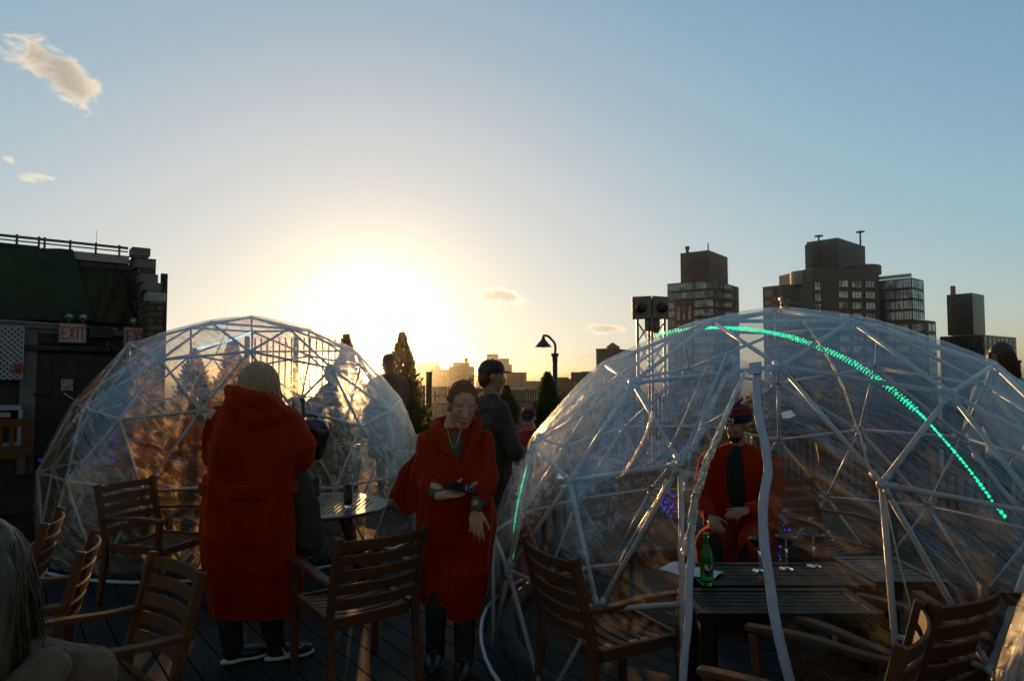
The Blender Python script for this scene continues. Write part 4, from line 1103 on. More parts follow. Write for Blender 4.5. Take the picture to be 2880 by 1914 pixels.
# ------------------------------------------------------------------ conifers in planters
M_leaf = mat('conifer_foliage', (.055, .075, .022), .8, .6, 6, trans=.6); M_bark = mat('bark', (.07, .05, .035), .9, .3, 20)
def conifer(u, Y, vtop, wbase, label, seed, n=5200, base_v=None):
    rr = random.Random(seed); b0 = P(u, 1057, Y); top = P(u, vtop, Y).z; r = empty('conifer_tree', (b0.x, b0.y, 0), label, 'tree', 'conifers in planters along the fence')
    MB().tube([(b0.x, b0.y, .3), (b0.x + .02, b0.y, top * .5), (b0.x, b0.y, top * .93)], [.035, .022, .006], 7).build('trunk', M_bark, r, True)
    MB().lathe((b0.x, b0.y, 0), [(.19, 0), (.24, .36), (.26, .37), (.26, .42), (.22, .42), (.22, .38)], 20).build('planter', M_blackd, r)
    mb = MB(); z0 = .45
    for i in range(n):
        f = rr.random() ** 1.25; z = z0 + (top - z0) * f
        a = rr.uniform(0, 2 * math.pi); prof = (1 - f) ** .85 * (.55 + .45 * min(1, f * 5))
        lump = 1 + .75 * noise.noise(Vector((math.cos(a) * 2.0, math.sin(a) * 2.0, z * 3.2 + seed)))
        rad = wbase * .54 * prof * lump * (rr.random() ** .5) * (1 + (.35 if rr.random() < .12 else 0)) + .012
        p = Vector((b0.x + math.cos(a) * rad, b0.y + math.sin(a) * rad, z))
        s = rr.uniform(.022, .048) * (1.25 - .5 * f); o_ = Vector((math.cos(a), math.sin(a), rr.uniform(.6, 1.8))).normalized()
        sd = o_.cross(Vector((rr.gauss(0, 1), rr.gauss(0, 1), rr.gauss(0, 1)))).normalized()
        mb.add([p - sd * s * .45, p + sd * s * .45, p + o_ * s * 1.9 + sd * s * .12, p + o_ * s * 1.6 - sd * s * .25], [(0, 1, 2, 3)])
    mb.build('crown', M_leaf, r)
conifer(1130, 13, 938, .98, 'tall pointed conifer nearest the sun, right of the back dome', 1, 9000)
conifer(973, 11.3, 943, .8, 'conifer whose tip shows over the back dome beside the picket screen', 2)
conifer(652, 10.6, 955, .8, 'dark conifer seen through the back dome behind the blonde woman', 3)
conifer(545, 10.4, 985, .8, 'dark conifer seen through the left half of the back dome', 4)
conifer(1540, 13.6, 1049, .72, 'narrow conifer standing left of the lamp post', 5)
conifer(1424, 15.4, 1085, .55, 'low dark conifer behind the man in the cap', 6)
conifer(2330, 12.0, 1075, 1.1, 'broad dark conifer seen through the big dome right of the door tape', 7)
conifer(2560, 10.5, 1090, 1.1, 'broad dark conifer seen through the right part of the big dome', 8)
conifer(2150, 13.0, 1080, 1.1, 'dark conifer seen through the doorway of the big dome', 9)
# ------------------------------------------------------------------ chairs and tables
def slat(mb, x0, x1, y, z, w_, th, bow_y, bow_z, tilt, n=10):
    """a curved slat across the chair"""
    rows = []
    for i in range(n + 1):
        f = i / n; x = x0 + (x1 - x0) * f; k = 4 * f * (1 - f)
        c_ = Vector((x, y - bow_y * k, z - bow_z * k)); ud = Vector((0, math.sin(tilt), math.cos(tilt))) * w_ / 2; td = Vector((0, math.cos(tilt), -math.sin(tilt))) * th / 2
        rows.append([c_ - ud - td, c_ + ud - td, c_ + ud + td, c_ - ud + td])
    mb.loft(rows)
def make_chair():
    r = empty('wooden_armchair', (0, 0, 0), 'x', 'chair', 'slatted wooden armchairs on the terrace')
    mb = MB()
    for k in range(7): slat(mb, -.205, .205, -.165 + k * .061, .385, .047, .014, 0, .022, math.pi / 2)
    mb.beam((-.225, -.2, .375), (-.225, .235, .385), .03, .05); mb.beam((.225, -.2, .375), (.225, .235, .385), .03, .05)
    mb.beam((-.21, .235, .37), (.21, .235, .37), .022, .05); mb.beam((-.21, -.205, .36), (.21, -.205, .36), .022, .055)
    local(mb.build('seat', M_wood, r, bevel=.003))
    mb = MB()
    for k in range(5):
        z = .47 + k * .072; yb = -.235 - (z - .4) * .25
        slat(mb, -.225, .225, yb, z, .05, .013, .042, 0, -.22)
    local(mb.build('backrest', M_wood, r, bevel=.003))
    for s in (-1, 1):
        mb = MB(); pts = [(s * .232, -.285, 0), (s * .232, -.235, .30), (s * .232, -.238, .42), (s * .235, -.33, .80)]
        for a, b_ in zip(pts, pts[1:]): mb.beam(a, b_, .032, .038, (0, 1, 0))
        local(mb.build('rear_leg', M_wood, r, bevel=.004))
        mb = MB(); mb.beam((s * .232, .225, 0), (s * .232, .215, .36), .034, .038, (0, 1, 0)); mb.beam((s * .232, .215, .36), (s * .235, .235, .57), .034, .036, (0, 1, 0))
        local(mb.build('front_leg', M_wood, r, bevel=.004))
        mb = MB(); pts = [Vector((s * .236, -.285, .575)), Vector((s * .240, -.15, .575)), Vector((s * .245, .05, .592)), Vector((s * .243, .265, .585))]
        rows = []
        for i, p in enumerate(smoothpath(pts, 4)): rows.append([p + Vector((-.024, 0, -.011)), p + Vector((.024, 0, -.011)), p + Vector((.024, 0, .011)), p + Vector((-.024, 0, .011))])
        mb.loft(rows); local(mb.build('armrest', M_wood, r, bevel=.004))
    return r
chair0 = make_chair(); used = False
def put_chair(x, y, fx, fy, label):
    global used
    rz = math.atan2(-fx, fy)
    if not used:
        used = True; chair0.location = (x, y, 0); chair0.rotation_euler = (0, 0, rz); chair0['label'] = label; return chair0
    return copy_tree(chair0, (x, y, 0), rz, label)
put_chair(-.83, 3.62, -.61, .79, 'wooden armchair with its back to us, between the two women in red')
put_chair(-1.60, 2.58, -.66, -.75, 'wooden armchair in the lower left foreground beside the seated blonde')
put_chair(-2.27, 3.05, -.90, -.43, 'wooden armchair seen edge-on, second from the left edge')
put_chair(-2.82, 3.62, -.90, -.43, 'wooden armchair seen edge-on, nearest the left edge')
put_chair(-2.52, 4.90, .95, -.31, 'wooden armchair side-on in front of the back dome')
put_chair(-3.42, 6.15, .15, .98, 'wooden armchair inside the back dome, its back towards us')
put_chair(.46, 3.22, .90, .42, 'wooden armchair inside the big dome, left of the doorway')
put_chair(.98, 2.34, -.80, .60, 'wooden armchair in the doorway of the big dome under the white tape')
put_chair(1.46, 2.72, -.50, .87, 'wooden armchair inside the big dome behind its right door post')
put_chair(2.02, 2.80, .18, .98, 'wooden armchair inside the big dome at the right edge')
put_chair(2.15, 4.75, .35, -.94, 'wooden armchair far inside the big dome facing the door')
put_chair(1.62, 4.80, -.2, -.98, 'wooden armchair on which the man in the beanie sits')
put_chair(-1.75, 6.05, -.4, -.9, 'wooden armchair half hidden behind the slatted round table')

def legs4(r, pts, zt, m_, w_=.05):
    for p in pts: MB().box((p[0], p[1], zt / 2), (w_, w_, zt)).build('leg', m_, r, bevel=.004)
def rect_table(x0, x1, y0, y1, z, label, n=5, m_=None):
    m_ = m_ or M_dwood; r = empty('slatted_table', ((x0 + x1) / 2, (y0 + y1) / 2, 0), label, 'table', 'dark tables in the big dome')
    mb = MB(); d = (y1 - y0 - .10) / n
    for k in range(n): mb.box(((x0 + x1) / 2, y0 + .05 + d * (k + .5), z - .009), (x1 - x0 - .1, d - .006, .016))
    for yy in (y0 + .022, y1 - .022): mb.box(((x0 + x1) / 2, yy, z - .01), (x1 - x0, .044, .024))
    for xx in (x0 + .022, x1 - .022): mb.box((xx, (y0 + y1) / 2, z - .011), (.044, y1 - y0 - .09, .024))
    mb.build('tabletop', m_, r, bevel=.002)
    mb = MB(); mb.box(((x0 + x1) / 2, y0 + .05, z - .06), (x1 - x0 - .1, .02, .07)); mb.box(((x0 + x1) / 2, y1 - .05, z - .06), (x1 - x0 - .1, .02, .07)); mb.box((x0 + .05, (y0 + y1) / 2, z - .06), (.02, y1 - y0 - .13, .07)); mb.box((x1 - .05, (y0 + y1) / 2, z - .06), (.02, y1 - y0 - .13, .07))
    mb.build('apron', m_, r)
    legs4(r, [(x0 + .05, y0 + .05), (x1 - .05, y0 + .05), (x0 + .05, y1 - .05), (x1 - .05, y1 - .05)], z - .024, m_, .055)
    return r
TZ = .61
M_dw2 = mat('dark_table_sheen', (.012, .012, .013), .45, .3, 6, bump=.2, bscale=50, spec=.3)
rect_table(.74, 1.50, 2.76, 3.09, TZ, 'dark slatted table just inside the doorway of the big dome', 5, M_dwood)
rect_table(.86, 1.66, 3.12, 3.50, TZ + .002, 'dark slatted table behind the first, holding the bottle and menus', 5, M_dwood)
rect_table(1.68, 2.02, 3.18, 3.62, TZ, 'dark slatted table at the right inside the big dome', 6, M_dw2)
# round table with a drink
rc = Vector((-1.42, 5.02, 0)); r = empty('round_table', rc, 'round slatted wooden table with a red drink, beside the blonde woman', 'table'); RZ = .62
M_tw = mat('worn_table_wood', (.07, .035, .02), .32, .3, 6, bump=.15, bscale=50, coat=.4)
mb = MB()
for k in range(-11, 12):
    x = k * .035; L = math.sqrt(max(0, .40 ** 2 - x * x)) * 2
    if L > .05: mb.box((rc.x + x, rc.y, RZ - .009), (.024, L, .016))
for k in range(-1, 2, 1):
    pass
ring = []
nr = 56; vs = []; fs = []
for k in range(nr):
    a = 2 * math.pi * k / nr
    for rad, z in ((.395, RZ - .02), (.395, RZ), (.50, RZ), (.505, RZ - .012), (.50, RZ - .024)): vs.append((rc.x + rad * math.cos(a), rc.y + rad * math.sin(a), z))
for k in range(nr):
    for i in range(5):
        a, b_ = k * 5 + i, k * 5 + (i + 1) % 5; c_, d_ = ((k + 1) % nr) * 5 + (i + 1) % 5, ((k + 1) % nr) * 5 + i; fs.append((a, b_, c_, d_))
mb.add(vs, fs); mb.build('tabletop', M_tw, r)
mb = MB(); mb.box((rc.x, rc.y, RZ - .05), (.7, .05, .05)); mb.box((rc.x, rc.y, RZ - .052), (.05, .7, .05)); mb.build('crossbar', M_tw, r)
for sx_ in (-1, 1):
    for sy_ in (-1, 1): MB().beam((rc.x + sx_ * .28, rc.y + sy_ * .22, 0), (rc.x + sx_ * .2, rc.y - sy_ * .1, RZ - .07), .045, .03).build('leg', M_tw, r)
# mid table with napkins by the capped men
x_, y_ = .03, 6.2
r = empty('cafe_table', (x_ + .05, y_, 0), 'glossy dark table with crumpled napkins beside the seated boy in the cap', 'table')
MB().box((x_ + .05, y_, .66), (.8, .6, .03)).build('tabletop', mat('wet_table_top', (.10, .10, .10), .12, .3, 6, coat=.6), r, bevel=.004); legs4(r, [(x_ - .27, y_ - .22), (x_ + .37, y_ - .22), (x_ - .27, y_ + .22), (x_ + .37, y_ + .22)], .645, M_dwood)
M_paper = mat('white_paper', (.60, .61, .66), .7, .08, 15)
def crump(c, r_, seed, label, nm='napkin'):
    o = crumple(Vector(c), r_, seed, 3).build(nm, M_paper, None); tag(o, label, 'napkin', 'paper napkins'); return o
crump((.04, 6.08, .70), .06, 3.1, 'crumpled white napkin on the glossy dark table near the boy in the cap')
# dark table in the back dome
r = empty('low_table', (-2.55, 6.9, 0), 'dark table among the people in the back dome', 'table')
MB().box((-2.55, 6.9, .62), (.8, .7, .03)).build('tabletop', M_dwood, r); legs4(r, [(-2.9, 6.6), (-2.2, 6.6), (-2.9, 7.2), (-2.2, 7.2)], .605, M_dwood)
o = crumple(P(472, 1362, 6.75), .03, 6, 2).build('napkin', M_paper); o.location.z += .0; tag(o, 'small white napkin on the dark table in the back dome', 'napkin', 'paper napkins')

# glasses, bottle, papers
m, t, b, out = mat_new('clear_glass'); b.inputs['Base Color'].default_value = (.95, .97, .97, 1); b.inputs['Roughness'].default_value = .03; b.inputs['Transmission Weight'].default_value = 1; b.inputs['IOR'].default_value = 1.45; M_cg = m
M_drink = mat('red_drink', (.55, .03, .015), .3, .1, 10, trans=.6)
def tumbler(c, label, fill=.8):
    r = empty('drink_glass', c, label, 'glass', 'tall glasses of red drink')
    MB().lathe(c, [(.026, .0), (.028, .012), (.036, .155), (.0345, .155), (.026, .018), (.003, .016)], 24).build('tumbler', M_cg, r, True)
    MB().lathe(c, [(.0275, .019), (.0285, .025), (.0275 + .0078 * fill, .02 + .13 * fill)], 24).build('drink', M_drink, r, True)
    MB().tube([(c[0] + .012, c[1], .025 + c[2]), (c[0] - .006, c[1], .205 + c[2])], .003, 6).build('straw', M_black, r)
tumbler((rc.x + .24, rc.y - .1, RZ), 'tall red drink with a black straw on the round slatted table')
tumbler((rc.x - .08, rc.y + .2, RZ), 'half hidden glass of red drink further back on the round table', .6)
def martini(c, label):
    r = empty('martini_glass', c, label, 'glass', 'martini glasses')
    MB().lathe(c, [(.036, 0), (.034, .003), (.006, .008), (.004, .02), (.004, .085), (.008, .092), (.052, .155), (.051, .156), (.006, .096), (.001, .095)], 24).build('bowl', M_cg, r, True)
zt2 = TZ + .004
martini((G(2137, 1603, zt2).x, G(2137, 1603, zt2).y, zt2), 'empty martini glass behind the white door tape')
martini((2.0 * 0 + G(2212, 1597, zt2).x, G(2212, 1597, zt2).y, zt2), 'empty martini glass right of the door tape')
martini((G(2290, 1590, zt2).x, G(2290, 1590, zt2).y, zt2), 'empty martini glass furthest right on the dark table')
m, t, b, out = mat_new('green_glass'); b.inputs['Base Color'].default_value = (.05, .42, .08, 1); b.inputs['Roughness'].default_value = .06; b.inputs['Transmission Weight'].default_value = .8; b.inputs['IOR'].default_value = 1.4; M_gg = m
bc = G(1999, 1652, zt2); bc = Vector((bc.x, bc.y + .06, zt2)); r = empty('beer_bottle', bc, 'green beer bottle with an oval label on the dark table', 'bottle')
MB().lathe(bc, [(.028, 0), (.030, .006), (.030, .12), (.027, .14), (.014, .175), (.0125, .215), (.0145, .218), (.0145, .228), (.010, .23)], 24).build('bottle_glass', M_gg, r, True)
def patch(mb, cx, cz, rx, rz_, rad, n=20, up=0):
    vs = [Vector((bc.x + math.sin((cx + rx * math.cos(a)) / rad) * rad, bc.y - math.cos((cx + rx * math.cos(a)) / rad) * rad, bc.z + cz + rz_ * math.sin(a))) for a in [2 * math.pi * k / n for k in range(n)]]
    return mb.add(vs, [tuple(range(n))])
patch(MB(), 0, .075, .024, .038, .0306).build('label', mat('label_green', (.03, .16, .05), .5, .05, 10), r)
patch(MB(), 0, .082, .018, .014, .0310).build('label_disc', mat('label_white', (.55, .56, .5), .5, .05, 10), r)
mb = MB(); vs = []
for k in range(10): a = math.pi / 2 + 2 * math.pi * k / 10; rr_ = .0075 if k % 2 == 0 else .003; vs.append(Vector((bc.x + rr_ * math.cos(a), bc.y - .0314, bc.z + .084 + rr_ * math.sin(a))))
mb.add(vs, [tuple(range(10))]).build('label_star', mat('star_red', (.5, .02, .02), .5, .05, 10), r)
patch(MB(), 0, .045, .017, .006, .0310).build('label_band', mat('label_black', (.01, .01, .01), .5, .05, 10), r)
def paper(corners, label, lines=7, z=zt2):
    p = [G(u, v, z) for u, v in corners]; c_ = sum(p, Vector()) / 4; r = empty('menu_sheet', c_, label, 'menu', 'menu sheets on the dark table'); rows = []
    for i in range(9):
        a, b_ = p[0].lerp(p[3], i / 8), p[1].lerp(p[2], i / 8); rows.append([a.lerp(b_, j / 8) + Vector((0, 0, .004 + .008 * math.sin(i / 8 * 3) * (j / 8) ** 2)) for j in range(9)])
    MB().grid(rows).build('sheet', M_paper, r, True)
    return r
paper([(1853, 1600), (1892, 1580), (1945, 1595), (1920, 1620)], 'white menu sheet lying left of the door post')
paper([(1925, 1590), (2037, 1610), (2010, 1628), (1915, 1618)], 'white menu sheet lying behind the green bottle')

# ------------------------------------------------------------------ people
M_skin = mat('skin_fair', (.60, .31, .20), .5, .06, 12, trans=.06); M_skin2 = mat('skin_olive', (.34, .19, .12), .5, .06, 12, trans=.05)
m, t, b, out = mat_new('red_fleece_robe'); ob = t.n('TexCoord').outputs['Object']
n1 = t.noise(ob, 3, 5, .6); n2 = t.noise(ob, 160, 3, .6)
t.set(b.inputs['Base Color'], t.mix(t.mapr(n1, .3, .7), (.20, .012, .004, 1), (.40, .032, .008, 1))); b.inputs['Roughness'].default_value = .95; b.inputs['Specular IOR Level'].default_value = .1
b.inputs['Sheen Weight'].default_value = .6; b.inputs['Sheen Tint'].default_value = (1, .25, .1, 1); b.inputs['Sheen Roughness'].default_value = .4
bn = t.n('Bump'); bn.inputs['Strength'].default_value = .35; bn.inputs['Distance'].default_value = .004; t.set(bn.inputs['Height'], n2); t.set(b.inputs['Normal'], bn.outputs[0])
tr = t.n('BsdfTranslucent'); tr.inputs[0].default_value = (.9, .10, .01, 1); mx = t.n('MixShader'); mx.inputs[0].default_value = .18; t.set(mx.inputs[1], b.outputs[0]); t.set(mx.inputs[2], tr.outputs[0]); t.set(out.inputs[0], mx.outputs[0]); M_robe = m
M_trouser = mat('black_trousers', (.010, .009, .009), .85, .3, 10, bump=.3, bscale=80)
M_jacket = mat('dark_grey_jacket', (.035, .028, .024), .8, .3, 8, bump=.4, bscale=40)
M_olive = mat('olive_brown_jacket', (.05, .036, .022), .7, .3, 8, bump=.4, bscale=30)
M_beige = mat('beige_hoodie', (.14, .078, .042), .95, .15, 12, bump=.5, bscale=120, sheen=.3)
M_greyk = mat('grey_knit', (.09, .075, .065), .9, .15, 20, bump=.4, bscale=150)
M_leather = mat('brown_leather', (.018, .010, .006), .35, .4, 8, bump=.6, bscale=14, coat=.4)
M_denim = mat('denim', (.05, .065, .10), .85, .25, 12, bump=.3, bscale=100)
M_navy = mat('navy_wool', (.012, .018, .045), .9, .2, 20, bump=.5, bscale=140); M_redw = mat('red_wool', (.30, .015, .012), .9, .2, 20, bump=.5, bscale=140)
M_purp = mat('dark_plum_cap', (.035, .02, .028), .75, .2, 20, bump=.2, bscale=100); M_peak = mat('plum_peak', (.12, .06, .07), .6, .2, 20)
M_redcap = mat('red_cap', (.32, .03, .015), .8, .2, 20, bump=.2, bscale=100); M_shirt = mat('pale_grey_shirt', (.30, .31, .33), .85, .1, 15, bump=.3)
M_sole = mat('white_sole', (.60, .60, .62), .6, .05, 20); M_lip = mat('lip', (.42, .15, .11), .45, .05, 20); M_gold = mat('gold_ring', (.7, .5, .2), .2, .1, 20, metal=1)
M_lens = mat('sunglass_lens', (.01, .01, .012), .1, .1, 5)
def hair_mat(name, dark, light, trans=.35):
    m, t, b, out = mat_new(name); ob = t.n('TexCoord').outputs['Object']
    n = t.noise(t.mapping(ob, (1, 1, .12)), 90, 3, .6)
    t.set(b.inputs['Base Color'], t.mix(t.mapr(n, .3, .7), (*dark, 1), (*light, 1))); b.inputs['Roughness'].default_value = .42
    tr = t.n('BsdfTranslucent'); tr.inputs[0].default_value = (*light, 1); mx = t.n('MixShader'); mx.inputs[0].default_value = trans; t.set(mx.inputs[1], b.outputs[0]); t.set(mx.inputs[2], tr.outputs[0]); t.set(out.inputs[0], mx.outputs[0]); return m
M_blonde = hair_mat('pale_blonde_hair', (.44, .31, .17), (.82, .66, .42), .5); M_sandy = hair_mat('sandy_hair', (.045, .028, .016), (.16, .10, .055)); M_auburn = hair_mat('auburn_hair', (.10, .045, .018), (.55, .27, .09), .6); M_darkh = hair_mat('dark_brown_hair', (.015, .010, .007), (.05, .03, .02), .2)

def frameM(pos, yaw, pitch=0, roll=0):
    """local frame: +Y forward, +X the figure's right"""
    return Matrix.Translation(pos) @ Matrix.Rotation(yaw, 4, 'Z') @ Matrix.Rotation(pitch, 4, 'X') @ Matrix.Rotation(roll, 4, 'Y')
def head_shapes(mb, M, s=1.0, lids=False):
    def E(c, r, n=18, m=12):
        mb.ell(M @ Vector(tuple(x * s for x in c)), tuple(x * s for x in r), M.to_3x3(), n, m)
    def Cp(a, b, r1, r2): mb.caps(M @ Vector(tuple(x * s for x in a)), M @ Vector(tuple(x * s for x in b)), r1 * s, r2 * s, 10)
    E((0, -.012, .035), (.073, .093, .083)); E((0, .022, -.022), (.059, .068, .082)); E((0, .040, -.078), (.034, .040, .032))
    Cp((-.042, .02, -.06), (-.012, .058, -.094), .018, .017); Cp((.042, .02, -.06), (.012, .058, -.094), .018, .017)
    Cp((0, .084, .012), (0, .102, -.030), .007, .0125); E((.011, .094, -.034), (.0085, .010, .007)); E((-.011, .094, -.034), (.0085, .010, .007))
    Cp((-.036, .070, .024), (.036, .070, .024), .012, .012); E((.034, .062, -.022), (.022, .022, .022)); E((-.034, .062, -.022), (.022, .022, .022))
    E((0, .084, -.057), (.023, .011, .0062)); E((0, .083, -.065), (.019, .011, .0058))
    for sx in (-1, 1):
        E((sx * .030, .072, .000), (.0145, .0125, .0115)); E((sx * .074, -.004, -.006), (.010, .019, .031)); Cp((sx * .074, -.012, .012), (sx * .082, -.016, .0), .006, .006)
def face_parts(root, M, s=1.0, brow=None, closed=False):
    mb = MB(); L = lambda x, y, z: M @ Vector((x * s, y * s, z * s))
    for sx in (-1, 1):
        pts = [L(sx * x, y, z) for x, y, z in ((.013, .0845, .024), (.026, .0845, .031), (.038, .078, .031), (.047, .067, .024))]
        mb = MB().tube(smoothpath(pts, 4), [.0012 * s + .0010 * s * math.sin(math.pi * i / 12) for i in range(13)], 6)
        mb.build('eyebrow', brow or M_darkh, root, True)
    if closed:
        mb = MB()
        for sx in (-1, 1):
            mb = MB().tube(smoothpath([L(sx * x, y, z) for x, y, z in ((.016, .0815, -.004), (.024, .0858, -.0085), (.034, .0855, -.0085), (.044, .079, -.003))], 4), .0012 * s, 5)
            mb.build('eyelash', M_darkh, root, True)
    else:
        mb = MB(); mb.cur = 0
        for sx in (-1, 1): mb.ell(L(sx * .030, .0765, .000), (.0115 * s, .0105 * s, .0058 * s), M.to_3x3(), 12, 8)
        mb.cur = 1
        for sx in (-1, 1): mb.ell(L(sx * .030, .0848, .000), (.0048 * s, .003 * s, .0048 * s), M.to_3x3(), 10, 6)
        mb.build('eyes', [mat('eye_white', (.5, .47, .44), .25, .03, 10), M_black], root, True)
    mb = MB(); mb.ell(L(0, .0925, -.0575), (.0200 * s, .0042 * s, .0028 * s), M.to_3x3(), 16, 6); mb.ell(L(0, .0915, -.0630), (.0165 * s, .0046 * s, .0034 * s), M.to_3x3(), 16, 6)
    mb.build('lips', M_lip, root, True)
def hand(mb, wrist, fwd, palm, side, curl=(20, 25, 30, 35), spread=.16, thumb=35, s=1.0, tcurl=15):
    """fwd: towards the fingers, palm: direction the palm faces, side: +1 if the thumb leaves towards fwd x palm"""
    f = Vector(fwd).normalized(); p = Vector(palm); p = (p - f * p.dot(f)).normalized(); x = f.cross(p) * side; w0 = Vector(wrist)
    mb.ell(w0 + f * .045 * s, (.040 * s, .048 * s, .014 * s), Matrix((x, f, p)).transposed(), 14, 8)
    kn = []
    for i, off in enumerate((.029, .010, -.009, -.027)):
        k = w0 + f * (.088, .092, .087, .078)[i] * s + x * off * s; kn.append(k)
        mb.caps(w0 + x * off * .55 * s + f * .01 * s, k, .0125 * s, .0098 * s, 10)
    for i, k in enumerate(kn):
        ln = [(.040, .024, .020), (.044, .028, .021), (.041, .026, .020), (.032, .020, .018)][i]; c = curl[i]; a = 0; pos = k
        sp = (spread * (1.2, .35, -.45, -1.4)[i])
        for j, L in enumerate(ln):
            a += R(c * (1.0, 1.15, .8)[j]); d = (f * math.cos(a) + p * math.sin(a) + x * sp * math.cos(a)).normalized(); q = pos + d * L * s
            mb.caps(pos, q, (.0092, .0086, .0078)[j] * s, (.0086, .0078, .0066)[j] * s, 10); pos = q
    a = R(thumb); pos = w0 + f * .028 * s + x * .030 * s; d = (f * math.cos(a) + x * math.sin(a) + p * .35).normalized()
    for L, r1, r2 in ((.038, .0125, .0105), (.030, .0105, .0095), (.024, .0095, .0078)):
        q = pos + d * L * s; mb.caps(pos, q, r1 * s, r2 * s, 10); pos = q; d = (d + f * math.sin(R(tcurl)) + p * math.sin(R(tcurl)) * .6).normalized()
    mb.caps(w0 - f * .03 * s, w0 + f * .02 * s, .024 * s, .023 * s, 12)
def ring_px(uL, uR, v, Y, depth=.55, n=84, sq=2.3, yoff=0., twist=0., rip=0., ph=0.):
    a, b = P(uL, v, Y), P(uR, v, Y); c = (a + b) / 2; rx = (b - a).length / 2; out_ = []
    xd = Vector((math.cos(twist), math.sin(twist), 0)); yd = Vector((-xd.y, xd.x, 0))
    for k in range(n):
        th = 2 * math.pi * k / n; ct, st = math.cos(th), math.sin(th)
        r = 1 / (abs(ct) ** sq + abs(st) ** sq) ** (1 / sq) * (1 + rip * (math.sin(7 * th + ph) * .6 + math.sin(11 * th + ph * 2.1) * .4 + .5 * math.sin(4 * th + 1 + ph)))
        out_.append(c + xd * ct * r * rx + yd * (st * r * rx * depth + yoff))
    return out_
def ring3(c, rx, ry, ax=Vector((1, 0, 0)), n=40):
    c = Vector(c); ax = ax.normalized(); yd = Vector((-ax.y, ax.x, 0)); return [c + ax * rx * math.cos(2 * math.pi * k / n) + yd * ry * math.sin(2 * math.pi * k / n) for k in range(n)]
def folds(amp, zs, seed, k=9., side=None):
    def f(co, no):
        if abs(no.z) > .85: return 0
        a = noise.noise(Vector((co.x * k, co.y * k, co.z * zs + seed))); b = noise.noise(Vector((co.x * k * 2.4, co.y * k * 2.4, co.z * zs * 1.8 + seed + 9)))
        c = 1 - abs(noise.noise(Vector((co.x * 5 + co.z * 4, co.y * 5, co.z * 7 + seed)))) * 2.2
        return amp * (a * 1.1 + .4 * b + .35 * c)
    return f
def garment(root, name, mb, mt, voxel=.009, smooth=8, disp=None):
    me = fused(mb, voxel, smooth, disp); return link(name, me, mt, root, True)
def body(root, mb, mt, voxel=.007, smooth=3):
    me = fused(mb, voxel, smooth); return link('body', me, mt, root, True)
def shoe(root, heel, d, L=.25, mt=None, sole=True, logo=0):
    d = Vector(d); d.z = 0; d.normalize(); x = Vector((d.y, -d.x, 0)); h = Vector(heel)
    M = Matrix((x, d, Vector((0, 0, 1)))).transposed()
    mb = MB(); mb.ell(h + d * L * .22 + Vector((0, 0, .055)), (.040, L * .26, .045), M); mb.ell(h + d * L * .60 + Vector((0, 0, .042)), (.047, L * .40, .034), M); mb.caps(h + d * L * .2 + Vector((0, 0, .06)), h + d * L * .18 + Vector((0, 0, .12)), .036, .038)
    garment(root, 'shoe', mb, mt or M_black, .006, 4)
    if sole:
        rings = []
        for z, k in ((.002, .94), (.010, 1.0), (.019, .96)):
            row = []
            for i in range(36):
                a = 2 * math.pi * i / 36; ly = math.sin(a); wd = .0395 * (1 + .18 * ly) * (1 - .15 * math.exp(-((ly + .1) / .25) ** 2))
                lift = .010 * max(0, ly) ** 3 + .006 * math.exp(-((ly - .05) / .3) ** 2)
                row.append(h + d * (L * .47 + ly * L * .53) * 1.0 + x * math.cos(a) * wd * k + Vector((0, 0, z + lift)))
            rings.append(row)
        MB().loft(rings).build('sole', M_sole, root, True)
    if logo:
        # curved tick on the outer side
        pts = []; s = logo
        for u_, w_ in ((.30, .0135), (.345, .019), (.40, .020), (.47, .0155), (.56, .0095), (.66, .0045), (.74, .0012)):
            pts.append((u_, w_))
        vs = []
        for i, (u_, w_) in enumerate(pts):
            f = i / (len(pts) - 1); zc = .070 - .046 * math.sin(min(1, f * 3.0) * math.pi / 2) + .062 * f ** 1.6 * .9
            y = L * u_ * 1.05; zz = zc
            off = .0475 - .010 * abs(f - .4)
            for sg in (1, -1): vs.append(h + d * y + x * s * off + Vector((0, 0, zz + sg * w_ * .4)))
        fs = [(2 * i, 2 * i + 1, 2 * i + 3, 2 * i + 2) for i in range(len(pts) - 1)]
        o = MB().add(vs, fs).build('logo_tick', M_sole, root); q = o.modifiers.new('s', 'SOLIDIFY'); q.thickness = .004; q.offset = 0
